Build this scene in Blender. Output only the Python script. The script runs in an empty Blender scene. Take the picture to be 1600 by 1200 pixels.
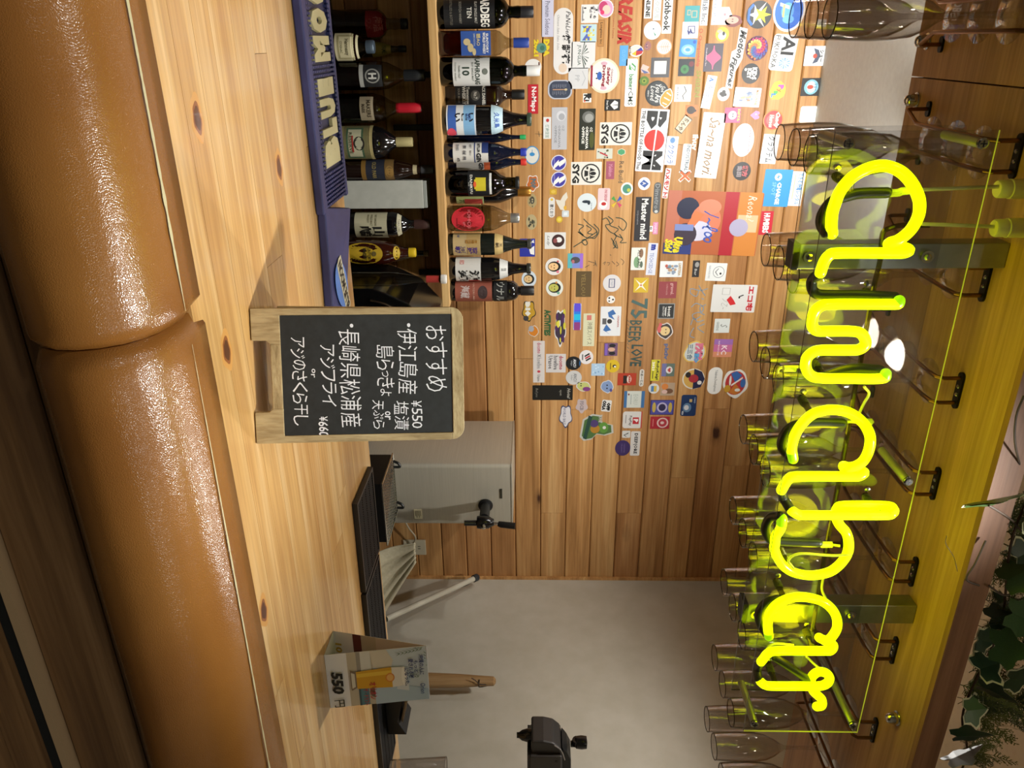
import bpy, bmesh, math, random
from mathutils import Vector, Matrix, noise
random.seed(7)
sc = bpy.context.scene
COL = sc.collection
# ---------------------------------------------------------------- camera
FPX = 1202.0
TH = math.atan(540/1202); PH = math.atan(34/1202)
CAM = Vector((0, 0, 1.45))
FW = Vector((math.sin(TH)*math.cos(PH), math.cos(TH)*math.cos(PH), -math.sin(PH)))
RT = Vector((math.cos(TH), -math.sin(TH), 0)); UP = RT.cross(FW)
cd = bpy.data.cameras.new('camera'); cam = bpy.data.objects.new('camera', cd); COL.objects.link(cam)
cd.sensor_width = 36; cd.sensor_fit = 'HORIZONTAL'; cd.lens = FPX/1600*36; cd.clip_start = 0.02
# the photograph was taken with the phone turned, so world up points to the image's right
lx, ly, lz = UP, -RT, -FW
cam.matrix_world = Matrix(((lx.x, ly.x, lz.x, CAM.x), (lx.y, ly.y, lz.y, CAM.y), (lx.z, ly.z, lz.z, CAM.z), (0, 0, 0, 1)))
sc.camera = cam
# ---------------------------------------------------------------- world, lamps, exposure
w = bpy.data.worlds.new('world'); sc.world = w; w.use_nodes = True
w.node_tree.nodes['Background'].inputs[0].default_value = (1.0, 0.86, 0.68, 1)
w.node_tree.nodes['Background'].inputs[1].default_value = 0.03
vs = sc.view_settings
vs.view_transform = 'Standard'; vs.look = 'None'; vs.gamma = 1; vs.use_curve_mapping = False
vs.exposure = 1.1
sc.cycles.use_denoising = True
sc.cycles.max_bounces = 14; sc.cycles.transparent_max_bounces = 40
sc.cycles.diffuse_bounces = 4; sc.cycles.glossy_bounces = 5
sc.cycles.sample_clamp_indirect = 4.0
sc.cycles.caustics_reflective = False; sc.cycles.caustics_refractive = False
CEIL = 2.43
LAMPS = [  # x, y, watts, half angle, tilt target (or None)
    (0.785, -0.20, 7, 40, None),
    (0.70, 0.50, 42, 28.5, (0.28, 1.06, 1.05)),
    (-0.35, 0.50, 10, 43.5, None),
    (-0.30, 1.85, 23, 66, (-0.05, 2.7, 1.75)),
    (0.35, 1.85, 25, 58, (0.45, 2.7, 1.75)),
    (1.35, 1.75, 20, 80, None),
    (1.30, -1.10, 12, 80, None),  # unseen fill lamp behind the guest, added to lift the ambient light
    (-0.90, -0.90, 14, 80, None),  # second added fill behind the guest, also out of view
]
def add_lamp(x, y, e, ang, tgt):
    l = bpy.data.lights.new('downlight_light', 'SPOT'); l.energy = e; l.spot_size = math.radians(2*ang)
    l.spot_blend = (1.0 if ang == 28.5 else 0.3) if ang < 50 else 0.6; l.shadow_soft_size = 0.032; l.color = (1.0, 0.985, 0.945)
    o = bpy.data.objects.new('downlight_light', l); COL.objects.link(o); o.location = (x, y, CEIL-0.05)
    if tgt:
        o.rotation_euler = (Vector(tgt)-o.location).to_track_quat('-Z', 'Y').to_euler()
for a in LAMPS: add_lamp(*a)

# ---------------------------------------------------------------- helpers
def ray(x, y): return FW + RT*((y-600)/FPX) + UP*((x-800)/FPX)
def onY(x, y, Y): r = ray(x, y); return CAM + r*((Y-CAM.y)/r.y)
def onZ(x, y, Z): r = ray(x, y); return CAM + r*((Z-CAM.z)/r.z)
def onX(x, y, X): r = ray(x, y); return CAM + r*((X-CAM.x)/r.x)
def mpp(p): return (Vector(p)-CAM).dot(FW)/FPX       # metres per pixel at p

def lin(h):
    if isinstance(h, str):
        h = h.lstrip('#'); v = [int(h[i:i+2], 16)/255 for i in (0, 2, 4)]
    else: v = list(h)
    return tuple((c/12.92 if c <= 0.04045 else ((c+0.055)/1.055)**2.4) for c in v)+(1,)
MATS = {}
def mat(hexc, rough=0.5, metal=0, coat=0, emis=0, spec=0.5, key=None):
    k = key or (hexc, rough, metal, coat, emis, spec)
    if k in MATS: return MATS[k]
    m = bpy.data.materials.new('paint_'+str(hexc)); m.use_nodes = True
    b = m.node_tree.nodes['Principled BSDF']
    b.inputs['Base Color'].default_value = lin(hexc); b.inputs['Roughness'].default_value = rough
    b.inputs['Metallic'].default_value = metal; b.inputs['Coat Weight'].default_value = coat
    b.inputs['Specular IOR Level'].default_value = spec
    if emis: b.inputs['Emission Color'].default_value = lin(hexc); b.inputs['Emission Strength'].default_value = emis
    MATS[k] = m; return m
class NT:
    def __init__(s, name):
        s.m = bpy.data.materials.new(name); s.m.use_nodes = True; s.t = s.m.node_tree
        s.b = s.t.nodes['Principled BSDF']; s.out = s.t.nodes['Material Output']
    def n(s, ty, **kw):
        nd = s.t.nodes.new(ty)
        for k, v in kw.items():
            if hasattr(nd, k): setattr(nd, k, v)
            else: nd.inputs[k.replace('_', ' ')].default_value = v
        return nd
    def l(s, a, b): s.t.links.new(a, b)
    def ramp(s, fac, stops, interp='LINEAR'):
        r = s.t.nodes.new('ShaderNodeValToRGB'); e = r.color_ramp.elements; r.color_ramp.interpolation = interp
        while len(e) < len(stops): e.new(0.5)
        for i, (p, c) in enumerate(stops): e[i].position = p; e[i].color = c if len(c) == 4 else tuple(c)+(1,)
        s.l(fac, r.inputs[0]); return r.outputs[0]
    def math(s, op, a, b=None):
        q = s.t.nodes.new('ShaderNodeMath'); q.operation = op
        for i, v in enumerate((a, b)):
            if v is None: continue
            if hasattr(v, 'links'): s.l(v, q.inputs[i])
            else: q.inputs[i].default_value = v
        return q.outputs[0]
    def mix(s, f, a, b, mode='MIX'):
        q = s.t.nodes.new('ShaderNodeMix'); q.data_type = 'RGBA'; q.blend_type = mode
        for i, v in ((0, f), (6, a), (7, b)):
            if hasattr(v, 'links'): s.l(v, q.inputs[i])
            else: q.inputs[i].default_value = v
        return q.outputs[2]
def wood(name, base, dark, light, rough=0.45, coat=0.0, knots=0.0, axis='X', vary=0.5, fine=1.0, knotcol='3a1c0c', bump=0.15):
    """grain runs along axis; every plank object gets its own tone and figure"""
    q = NT(name); g = q.n('ShaderNodeTexCoord'); oi = q.n('ShaderNodeObjectInfo')
    mp = q.n('ShaderNodeMapping'); q.l(g.outputs['Object'], mp.inputs[0])
    cmb = q.n('ShaderNodeCombineXYZ'); r37 = q.math('MULTIPLY', oi.outputs['Random'], 37.0)
    for i in range(3): q.l(r37, cmb.inputs[i])
    q.l(cmb.outputs[0], mp.inputs['Location'])
    st = {'X': (0.9, 14, 14), 'Y': (14, 0.9, 14), 'Z': (14, 14, 0.9)}[axis]
    sm = q.n('ShaderNodeVectorMath', operation='MULTIPLY'); q.l(mp.outputs[0], sm.inputs[0]); sm.inputs[1].default_value = st
    n1 = q.n('ShaderNodeTexNoise', Scale=1.6*fine, Detail=5.0, Roughness=0.55, Distortion=0.6); q.l(sm.outputs[0], n1.inputs['Vector'])
    s2 = q.n('ShaderNodeVectorMath', operation='MULTIPLY'); q.l(sm.outputs[0], s2.inputs[0])
    s2.inputs[1].default_value = {'X': (1, 3, 3), 'Y': (3, 1, 3), 'Z': (3, 3, 1)}[axis]
    n2 = q.n('ShaderNodeTexNoise', Scale=3.5*fine, Detail=4.0, Roughness=0.6, Distortion=0.3); q.l(s2.outputs[0], n2.inputs['Vector'])
    c1 = q.ramp(n1.outputs[0], [(0.3, lin(dark)), (0.5, lin(base)), (0.72, lin(light))])
    c2 = q.ramp(n2.outputs[0], [(0.35, (0.72, 0.66, 0.58)), (0.6, (1.0, 1.0, 1.0))])
    c = q.mix(0.75, c1, c2, 'MULTIPLY')
    tone = q.ramp(oi.outputs['Random'], [(0.0, (1-0.45*vary, 1-0.62*vary, 1-0.72*vary)), (0.35, (1-.12*vary,)*2+(1-.2*vary,)), (0.7, (1.0, 1.0, 1.0)), (1.0, (1+0.12*vary, 1+0.10*vary, 1+0.02*vary))])
    c = q.mix(1.0, c, tone, 'MULTIPLY')
    if knots > 0:
        ks = q.n('ShaderNodeVectorMath', operation='MULTIPLY'); q.l(mp.outputs[0], ks.inputs[0])
        ks.inputs[1].default_value = {'X': (2.6, 5.5, 5.5), 'Y': (5.5, 2.6, 5.5), 'Z': (5.5, 5.5, 2.6)}[axis]
        nz = q.n('ShaderNodeTexNoise', Scale=9.0); q.l(ks.outputs[0], nz.inputs['Vector'])
        av = q.n('ShaderNodeVectorMath', operation='ADD'); q.l(ks.outputs[0], av.inputs[0])
        sv = q.n('ShaderNodeVectorMath', operation='SCALE'); q.l(nz.outputs[1], sv.inputs[0]); sv.inputs[3].default_value = 0.07; q.l(sv.outputs[0], av.inputs[1])
        v = q.n('ShaderNodeTexVoronoi', Scale=1.0, Randomness=1.0); q.l(av.outputs[0], v.inputs['Vector'])
        sel = q.n('ShaderNodeSeparateColor'); q.l(v.outputs['Color'], sel.inputs[0])
        pick = q.math('LESS_THAN', sel.outputs[0], knots)
        k = q.ramp(v.outputs['Distance'], [(0.0, (1, 1, 1)), (0.075, (1, 1, 1)), (0.11, (0.35,)*3), (0.2, (0, 0, 0))])
        kk = q.math('MULTIPLY', k, pick)
        c = q.mix(kk, c, lin(knotcol))
    q.l(c, q.b.inputs['Base Color']); q.b.inputs['Roughness'].default_value = rough; q.b.inputs['Coat Weight'].default_value = coat
    q.b.inputs['Coat Roughness'].default_value = 0.12
    bp = q.n('ShaderNodeBump', Strength=bump, Distance=0.002); q.l(n2.outputs[0], bp.inputs['Height']); q.l(bp.outputs[0], q.b.inputs['Normal'])
    return q.m
def noisy(name, col, col2, rough, scale, bump=0.1, dist=0.002, metal=0, coat=0, aniso=None):
    q = NT(name); g = q.n('ShaderNodeTexCoord'); n1 = q.n('ShaderNodeTexNoise', Scale=scale, Detail=5.0)
    if aniso:
        s = q.n('ShaderNodeVectorMath', operation='MULTIPLY'); q.l(g.outputs['Object'], s.inputs[0]); s.inputs[1].default_value = aniso; q.l(s.outputs[0], n1.inputs['Vector'])
    else: q.l(g.outputs['Object'], n1.inputs['Vector'])
    q.l(q.ramp(n1.outputs[0], [(0.3, lin(col)), (0.7, lin(col2))]), q.b.inputs['Base Color'])
    q.b.inputs['Roughness'].default_value = rough; q.b.inputs['Metallic'].default_value = metal; q.b.inputs['Coat Weight'].default_value = coat
    bp = q.n('ShaderNodeBump', Strength=bump, Distance=dist); q.l(n1.outputs[0], bp.inputs['Height']); q.l(bp.outputs[0], q.b.inputs['Normal'])
    return q.m
def leather(name):
    q = NT(name); g = q.n('ShaderNodeTexCoord')
    nz = q.n('ShaderNodeTexNoise', Scale=60.0, Detail=3.0); q.l(g.outputs['Object'], nz.inputs['Vector'])
    av = q.n('ShaderNodeVectorMath', operation='ADD'); sv = q.n('ShaderNodeVectorMath', operation='SCALE'); q.l(nz.outputs[1], sv.inputs[0]); sv.inputs[3].default_value = 0.006
    q.l(g.outputs['Object'], av.inputs[0]); q.l(sv.outputs[0], av.inputs[1])
    v = q.n('ShaderNodeTexVoronoi', feature='DISTANCE_TO_EDGE', Scale=430.0); q.l(av.outputs[0], v.inputs['Vector'])
    h = q.ramp(v.outputs['Distance'], [(0.0, (0, 0, 0)), (0.25, (1, 1, 1))])
    n2 = q.n('ShaderNodeTexNoise', Scale=5.0, Detail=3.0); q.l(g.outputs['Object'], n2.inputs['Vector'])
    c = q.ramp(n2.outputs[0], [(0.3, lin('7a4d20')), (0.7, lin('8b5d2a'))])
    q.l(c, q.b.inputs['Base Color']); q.b.inputs['Roughness'].default_value = 0.24; q.b.inputs['Specular IOR Level'].default_value = 0.5
    bp = q.n('ShaderNodeBump', Strength=0.2, Distance=0.0006); q.l(h, bp.inputs['Height']); q.l(bp.outputs[0], q.b.inputs['Normal'])
    return q.m
def thin_glass(name, mid, edge, refl=1.0, rough=0.0):
    """thin clear wall: tinted see-through, darker where seen on edge, mirror gloss by Fresnel"""
    q = NT(name); q.t.nodes.remove(q.b)
    lw = q.n('ShaderNodeLayerWeight', Blend=0.5)
    col = q.ramp(lw.outputs['Facing'], [(0.0, lin(mid)), (0.6, lin(mid)), (0.95, lin(edge))])
    tr = q.n('ShaderNodeBsdfTransparent'); q.l(col, tr.inputs[0])
    gl = q.n('ShaderNodeBsdfGlossy', Roughness=rough)
    pw = q.math('POWER', lw.outputs['Facing'], 4.0); f = q.math('MULTIPLY', q.math('ADD', q.math('MULTIPLY', pw, 0.9), 0.045), refl)
    mx = q.n('ShaderNodeMixShader'); q.l(f, mx.inputs[0]); q.l(tr.outputs[0], mx.inputs[1]); q.l(gl.outputs[0], mx.inputs[2])
    q.l(mx.outputs[0], q.out.inputs[0]); return q.m
def tinted(name, c):   # liquid: absorbs, little reflection
    return thin_glass(name, c, c, 0.3)

def tag(o, label=None, cat=None, group=None, kind=None):
    if label: o['label'] = label
    if cat: o['category'] = cat
    if group: o['group'] = group
    if kind: o['kind'] = kind
    return o
def obj(name, bm, m, parent=None, smooth=False, M=None, bev=0):
    me = bpy.data.meshes.new(name)
    if M is not None: bm.transform(M)
    bmesh.ops.recalc_face_normals(bm, faces=bm.faces)
    bm.to_mesh(me); bm.free()
    for x in (m if isinstance(m, (list, tuple)) else [m]): me.materials.append(x)
    if smooth:
        for p in me.polygons: p.use_smooth = True
        if smooth != 'all':
            me.set_sharp_from_angle(angle=math.radians(40))
    o = bpy.data.objects.new(name, me); COL.objects.link(o)
    if bev:
        b = o.modifiers.new('bevel', 'BEVEL'); b.width = bev; b.segments = 2; b.limit_method = 'ANGLE'
    if parent: o.parent = parent
    return o
def root(name, loc, label, cat, group=None, rz=0):
    o = bpy.data.objects.new(name, None); COL.objects.link(o); o.location = loc; o.rotation_euler = (0, 0, rz); o.empty_display_size = 0.02
    return tag(o, label, cat, group)
def NB(): return bmesh.new()
def box(bm, a, b, M=None, mi=0):
    vs = [bm.verts.new((x, y, z)) for x in (a[0], b[0]) for y in (a[1], b[1]) for z in (a[2], b[2])]
    if M is not None:
        for v in vs: v.co = M @ v.co
    for f in ((0, 1, 3, 2), (4, 6, 7, 5), (0, 4, 5, 1), (2, 3, 7, 6), (0, 2, 6, 4), (1, 5, 7, 3)):
        q = bm.faces.new([vs[i] for i in f]); q.material_index = mi
    return bm
def prism(bm, pts, z0, z1, M=None, mi=0, bottom=True):
    lo = [bm.verts.new((p[0], p[1], z0)) for p in pts]; hi = [bm.verts.new((p[0], p[1], z1)) for p in pts]
    n = len(pts)
    fs = [bm.faces.new(hi)]
    if bottom: fs.append(bm.faces.new(lo[::-1]))
    for i in range(n): fs.append(bm.faces.new((lo[i], lo[(i+1) % n], hi[(i+1) % n], hi[i])))
    for f in fs: f.material_index = mi
    if M is not None:
        for v in lo+hi: v.co = M @ v.co
    return bm
def lathe(bm, prof, seg=24, c=(0, 0, 0), sq=None, mi=0, axis='Z', close=False):
    rings = []
    for r, z in prof:
        ring = []
        for i in range(seg):
            a = 2*math.pi*i/seg; k = 1.0
            if sq:
                n = sq; k = 1.0/((abs(math.cos(a))**n+abs(math.sin(a))**n)**(1/n))
            x, y = r*k*math.cos(a), r*k*math.sin(a)
            p = (c[0]+x, c[1]+y, c[2]+z) if axis == 'Z' else ((c[0]+x, c[1]+z, c[2]+y) if axis == 'Y' else (c[0]+z, c[1]+x, c[2]+y))
            ring.append(bm.verts.new(p))
        rings.append(ring)
    for a, b in zip(rings, rings[1:]):
        for i in range(seg):
            f = bm.faces.new((a[i], a[(i+1) % seg], b[(i+1) % seg], b[i])); f.material_index = mi
    if close:
        for rg in (rings[0], rings[-1]): bm.faces.new(rg).material_index = mi
    return bm
def smoothpts(P, n=6, closed=False):
    P = [Vector(p) for p in P]; out = []
    m = len(P)
    for i in range(m-1 if not closed else m):
        p0 = P[i-1] if (i > 0 or closed) else P[0]*2-P[1]
        p1 = P[i]; p2 = P[(i+1) % m]
        p3 = P[(i+2) % m] if (i+2 < m or closed) else P[-1]*2-P[-2]
        for k in range(n):
            t = k/n
            out.append(0.5*((2*p1)+(p2-p0)*t+(2*p0-5*p1+4*p2-p3)*t*t+(3*p1-3*p2+p3-p0)*t**3))
    if not closed: out.append(P[-1])
    return out
def tube(bm, P, r, seg=8, cap=True, mi=0, round_end=False):
    P = [Vector(p) for p in P]; n = len(P)
    rs = r if isinstance(r, (list, tuple)) else [r]*n
    if round_end:
        t0 = (P[0]-P[1]).normalized(); t1 = (P[-1]-P[-2]).normalized(); R0, R1 = rs[0], rs[-1]
        ex0 = [(P[0]+t0*R0*math.sin(a), R0*math.cos(a)) for a in (1.35, 0.9, 0.45)]
        ex1 = [(P[-1]+t1*R1*math.sin(a), R1*math.cos(a)) for a in (0.45, 0.9, 1.35)]
        P = [e[0] for e in ex0]+P+[e[0] for e in ex1]; rs = [e[1] for e in ex0]+list(rs)+[e[1] for e in ex1]; n = len(P)
    T = [(P[min(i+1, n-1)]-P[max(i-1, 0)]).normalized() for i in range(n)]
    u = T[0].orthogonal().normalized(); rings = []
    for i in range(n):
        u = (u-T[i]*u.dot(T[i]));
        if u.length < 1e-6: u = T[i].orthogonal()
        u.normalize(); v = T[i].cross(u)
        rings.append([bm.verts.new(P[i]+(u*math.cos(2*math.pi*k/seg)+v*math.sin(2*math.pi*k/seg))*rs[i]) for k in range(seg)])
    for a, b in zip(rings, rings[1:]):
        for k in range(seg):
            bm.faces.new((a[k], a[(k+1) % seg], b[(k+1) % seg], b[k])).material_index = mi
    if cap:
        bm.faces.new(rings[0][::-1]).material_index = mi; bm.faces.new(rings[-1]).material_index = mi
    return bm
def rrect(x0, y0, x1, y1, r, n=4, corners=(1, 1, 1, 1)):
    pts = []
    for (cx, cy, a0, on) in ((x1-r, y0+r, -90, corners[0]), (x1-r, y1-r, 0, corners[1]), (x0+r, y1-r, 90, corners[2]), (x0+r, y0+r, 180, corners[3])):
        if on:
            for k in range(n+1):
                a = math.radians(a0+90*k/n); pts.append((cx+r*math.cos(a), cy+r*math.sin(a)))
        else:
            a = math.radians(a0+45); pts.append((cx+r*(1 if math.cos(a) > 0 else -1), cy+r*(1 if math.sin(a) > 0 else -1)))
    return pts
def ell(cx, cy, rx, ry, n=24): return [(cx+rx*math.cos(2*math.pi*k/n), cy+ry*math.sin(2*math.pi*k/n)) for k in range(n)]
# flat lettering as mesh outlines: returns (verts2d, faces, bbox)
TC = {}
def text2d(s, bold=0.0, res=2, shear=0.0):
    k = (s, bold, res, shear)
    if k in TC: return TC[k]
    cu = bpy.data.curves.new('t', 'FONT'); cu.body = s; cu.resolution_u = res; cu.offset = bold; cu.shear = shear; cu.fill_mode = 'FRONT'
    o = bpy.data.objects.new('t', cu); COL.objects.link(o)
    dg = bpy.context.evaluated_depsgraph_get()
    me = bpy.data.meshes.new_from_object(o.evaluated_get(dg))
    V = [(v.co.x, v.co.y) for v in me.vertices]; F = [tuple(p.vertices) for p in me.polygons]
    bpy.data.objects.remove(o); bpy.data.curves.remove(cu); bpy.data.meshes.remove(me)
    if not V: V = [(0, 0)]; F = []
    xs = [v[0] for v in V]; ys = [v[1] for v in V]
    TC[k] = (V, F, (min(xs), min(ys), max(xs), max(ys))); return TC[k]
def put_text(bm, s, x0, y0, x1, y1, z, mi, bold=0.0, shear=0.0, rot=0, stretch=1.5, fn=None, thick=0, jitter=0, res=2):
    """fit the string into the rectangle of a local plane; fn maps (x, y, z) to the surface"""
    V, F, (a, b, c, d) = text2d(s, bold, res, shear)
    if not F: return
    if rot in (90, -90):
        V = [(-v[1], v[0]) if rot == 90 else (v[1], -v[0]) for v in V]
        xs = [v[0] for v in V]; ys = [v[1] for v in V]; a, b, c, d = min(xs), min(ys), max(xs), max(ys)
    elif rot == 180:
        V = [(-v[0], -v[1]) for v in V]; a, b, c, d = -c, -d, -a, -b
    W, H = max(c-a, 1e-6), max(d-b, 1e-6)
    sx, sy = (x1-x0)/W, (y1-y0)/H
    if sx > sy*stretch: sx = sy*stretch
    if sy > sx*stretch: sy = sx*stretch
    cx, cy = (x0+x1)/2, (y0+y1)/2; mx, my = (a+c)/2, (b+d)/2
    cj, sj = math.cos(jitter), math.sin(jitter)
    pts = []
    for v in V:
        px, py = (v[0]-mx)*sx, (v[1]-my)*sy
        px, py = px*cj-py*sj, px*sj+py*cj
        pts.append((cx+px, cy+py, z))
    vs = [bm.verts.new(fn(*p) if fn else p) for p in pts]
    for f in F:
        try: bm.faces.new([vs[i] for i in f]).material_index = mi
        except ValueError: pass
    if thick:
        v2 = [bm.verts.new(fn(p[0], p[1], p[2]-thick) if fn else (p[0], p[1], p[2]-thick)) for p in pts]
        ed = {}
        for f in F:
            for i in range(len(f)):
                e = (f[i], f[(i+1) % len(f)]); r = (e[1], e[0])
                if r in ed: del ed[r]
                else: ed[e] = 1
        for (i, j) in ed:
            try: bm.faces.new((vs[j], vs[i], v2[i], v2[j])).material_index = mi
            except ValueError: pass
# ================================================================ materials
CEDAR = wood('cedar_planks', 'c0905a', 'a27544', 'd6ad76', rough=0.5, knots=0.16, vary=0.55, knotcol='3c1d0e')
CEDARV = wood('cedar_blocking', 'b98046', '99642f', 'd0a060', rough=0.5, axis='Y', vary=0.4)
PINE = wood('counter_pine', 'cfa568', 'bb8d52', 'e2c290', rough=0.33, coat=0.55, knots=0.07, vary=0.28, knotcol='6a3a1c', bump=0.05)
PANEL = wood('bar_front_wood', '7d5c38', '5d4127', '94714a', rough=0.6, knots=0.12, vary=0.4)
CANOPY = wood('canopy_wood', 'b88e62', '9c764e', 'caa272', rough=0.55, vary=0.25, axis='Y', knots=0.03)
CANOPYX = wood('canopy_front_wood', 'b88e62', '9c764e', 'caa272', rough=0.55, vary=0.25, knots=0.02)
FASCIA = wood('fascia_wood', '8e6448', '785239', '9a6e50', rough=0.6, vary=0.2)
SHELFW = wood('shelf_wood', 'c9a066', 'ab8048', 'dcb87e', rough=0.55, knots=0.1, vary=0.1)
ASH = wood('ash_frame', 'b3a078', '8f7c56', 'c9b88e', rough=0.65, vary=0.05, fine=2.2, bump=0.3)
ASHV = wood('ash_frame_upright', 'b3a078', '8f7c56', 'c9b88e', rough=0.65, vary=0.05, fine=2.2, axis='Z', bump=0.3)
LEATHER = leather('tan_leather')
PLASTER = noisy('beige_plaster', 'b8b2a2', 'c2bcae', 0.38, 14, 0.05, 0.003)
CEILM = noisy('ceiling_paper', 'd6d6ce', 'dedfd7', 0.8, 60, 0.1, 0.001)
FLOORM = noisy('floor_vinyl', '2c241c', '3a3026', 0.6, 8)
STEEL = noisy('brushed_steel', 'b6b0a0', 'beb8a8', 0.42, 6, 0.02, 0.001, metal=0.45, aniso=(1, 1, 40))
CHROME = mat('c8c8c4', 0.16, 1.0)
ALU = noisy('zinc_bar', '8f9290', 'a5a8a6', 0.35, 40, 0.03, metal=0.85)
COPPER = mat('84603e', 0.3, 1.0)
BRACKET = mat('14130f', 0.45, 0.6)
GLASS = thin_glass('flute_glass', 'f5f3f2', '7a7472', 1.5)
FOOTG = thin_glass('foot_glass', 'f6f5f3', '9a9490', 1.3)
ACRYL = thin_glass('acrylic_sheet', 'f5f5f6', 'c8c8cc', 1.0)
EDGE = mat('3c3c3a', 0.2)
EDGEG = mat('b8bc30', 0.25, emis=0.22)  # acrylic edge is no lamp; its yellow glow is put into the material
WHITE = mat('e8e6e0', 0.5); BLACK = mat('0d0d0d', 0.45); BLACKG = mat('0a0a0a', 0.2)
# ================================================================ the room
def struct(name, bm, m, **k): return tag(obj(name, bm, m, **k), kind='structure')
ZB = 1.479; PIT = 0.1107
struct('floor', box(NB(), (-2.6, -2.4, -0.05), (2.30, 2.9, 0)), FLOORM)
struct('ceiling', box(NB(), (-2.6, -2.4, CEIL), (2.30, 2.9, CEIL+0.05)), CEILM)
struct('wall_right', box(NB(), (2.255, -2.4, 0), (2.35, 2.9, CEIL)), PLASTER)
struct('wall_left', box(NB(), (-2.7, -2.4, 0), (-2.6, 2.9, CEIL)), PLASTER)
struct('wall_front', box(NB(), (-2.7, -2.5, 0), (2.35, -2.4, CEIL)), PLASTER)
wb = struct('wall_back', box(NB(), (-2.6, 2.862, 0), (2.30, 2.93, CEIL)), mat('4a2f18', 0.9))
def plank_row(k):
    z0 = ZB+PIT*k; z1 = min(z0+PIT, CEIL-0.0005)
    cuts = {2: [1.10], 1: [1.396], 0: [-0.9, 1.9], -1: [1.17], -2: [1.55], -3: [0.9], -4: [0.2, 1.4], -5: [1.0], 3: [1.9], 4: [0.35], 5: [1.72], 6: [1.392], 7: [1.66], 8: [0.7]}.get(k, [random.uniform(-.5, 1.8)])
    xs = [-1.6]+cuts+[2.254]
    for a, b in zip(xs, xs[1:]):
        bm = NB(); g = 0.0022
        # tongue-and-groove face with chamfered edges
        pr = [(2.861, z0+g*.4), (2.8545, z0+g*.4), (2.85, z0+g+0.003), (2.85, z1-g-0.003), (2.8545, z1-g*.4), (2.861, z1-g*.4)]
        L = [bm.verts.new((a+0.0006, y, z)) for y, z in pr]; R = [bm.verts.new((b-0.0006, y, z)) for y, z in pr]
        for i in range(len(pr)): bm.faces.new((L[i], L[(i+1) % 6], R[(i+1) % 6], R[i]))
        bm.faces.new(L); bm.faces.new(R[::-1])
        obj('plank', bm, CEDAR, wb)
for k in range(-8, 9): plank_row(k)
struct('trim_1', box(NB(), (2.243, 2.838, 0.3), (2.2549, 2.849, CEIL)), CEDAR)
# recessed downlights in the ceiling, plus two added fills behind the guest (they give the light added above)
LAMPGLOW = mat('fff2dc', 0.5, emis=14)
for i, (x, y, e, a, t) in enumerate(LAMPS):
    r = root('downlight', (x, y, CEIL), ['round ceiling downlight mirrored in the clear neon panel', 'round ceiling downlight over the menu board', 'round ceiling downlight over the left end of the counter', 'round ceiling downlight lighting the stickers, left of its pair', 'round ceiling downlight lighting the stickers, right of its pair', 'round ceiling downlight over the beer dispenser aisle', 'round ceiling downlight behind the guest, nearer the right wall', 'round ceiling downlight behind the guest, nearer the left wall'][i], 'lamp', 'ceiling downlights')
    obj('trim_ring', lathe(NB(), [(0.052, -0.001), (0.052, -0.006), (0.044, -0.008), (0.042, -0.002)], 28), WHITE, r, smooth=True)
    obj('diffuser', lathe(NB(), [(0.0415, -0.0015), (0.036, -0.018), (0.024, -0.029), (0.001, -0.034)], 28), LAMPGLOW, r)
# ================================================================ bar counter
bar = root('bar_counter', (0, 0, 0), 'long varnished pine bar counter with tan leather armrest along its front edge', 'counter')
CT = 1.05; YF, YK = 0.845, 1.63
ys = [YF, 0.925, 0.985, 1.04, 1.115, 1.19, 1.245, 1.33, 1.395, 1.47, 1.55, YK]
for i, (a, b) in enumerate(zip(ys, ys[1:])):
    xs = [-0.75]+sorted(random.uniform(-0.4, 1.9) for _ in range(2))+[2.25]
    if i == 8: xs = [-0.75, 0.17, 1.25, 2.25]
    if i == 1: xs = [-0.75, 1.12, 2.25]
    if i == 3: xs = [-0.75, 1.35, 2.25]
    for p, q in zip(xs, xs[1:]):
        obj('counter_board', box(NB(), (p+0.0003, a+0.00035, CT-0.038), (q-0.0003, b-0.00035, CT)), PINE, bar)
# knots on the counter boards: inlaid flat dark figures
def knot(x, y, Y=0.0):
    p = onZ(x, y, CT); bm = NB()
    for k, (f, mi, z) in enumerate(((1.5, 0, 0.0001), (1.0, 1, 0.0002), (0.72, 2, 0.0003))):
        e = [(p.x+math.cos(a)*0.019*f*(1+0.12*math.sin(3*a)), p.y+math.sin(a)*0.0115*f*(1+.1*math.cos(5*a))) for a in [2*math.pi*i/22 for i in range(22)]]
        f_ = bm.faces.new([bm.verts.new((a, b, CT+z)) for a, b in e]); f_.material_index = mi
    obj('wood_knot', bm, [mat('c8924c', 0.3, coat=.5), mat('8a4f24', 0.3, coat=.5), mat('4e2410', 0.3, coat=.5)], bar)
for x, y in ((354, 548), (308, 185), (412, 955), (436, 262)): knot(x, y)
obj('counter_support', box(NB(), (-0.75, 0.90, 0.0), (2.25, 1.55, CT-0.040)), mat('2a1d12', 0.8), bar)
z = 0.93
for i, h in enumerate((0.105, 0.112, 0.11, 0.11, 0.11, 0.11, 0.11)):
    obj('front_plank', box(NB(), (-0.75, 0.868, z-h+0.001), (2.25, 0.8995, z-0.001)), PANEL, bar); z -= h
obj('edge_rail', box(NB(), (-0.75, 0.848, 0.700), (2.25, 0.8675, 0.713)), mat('a58a66', 0.5), bar)
obj('rail_gap', box(NB(), (-0.75, 0.853, 0.680), (2.25, 0.8675, 0.6995)), mat('0b0d0c', 0.6), bar)
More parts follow.
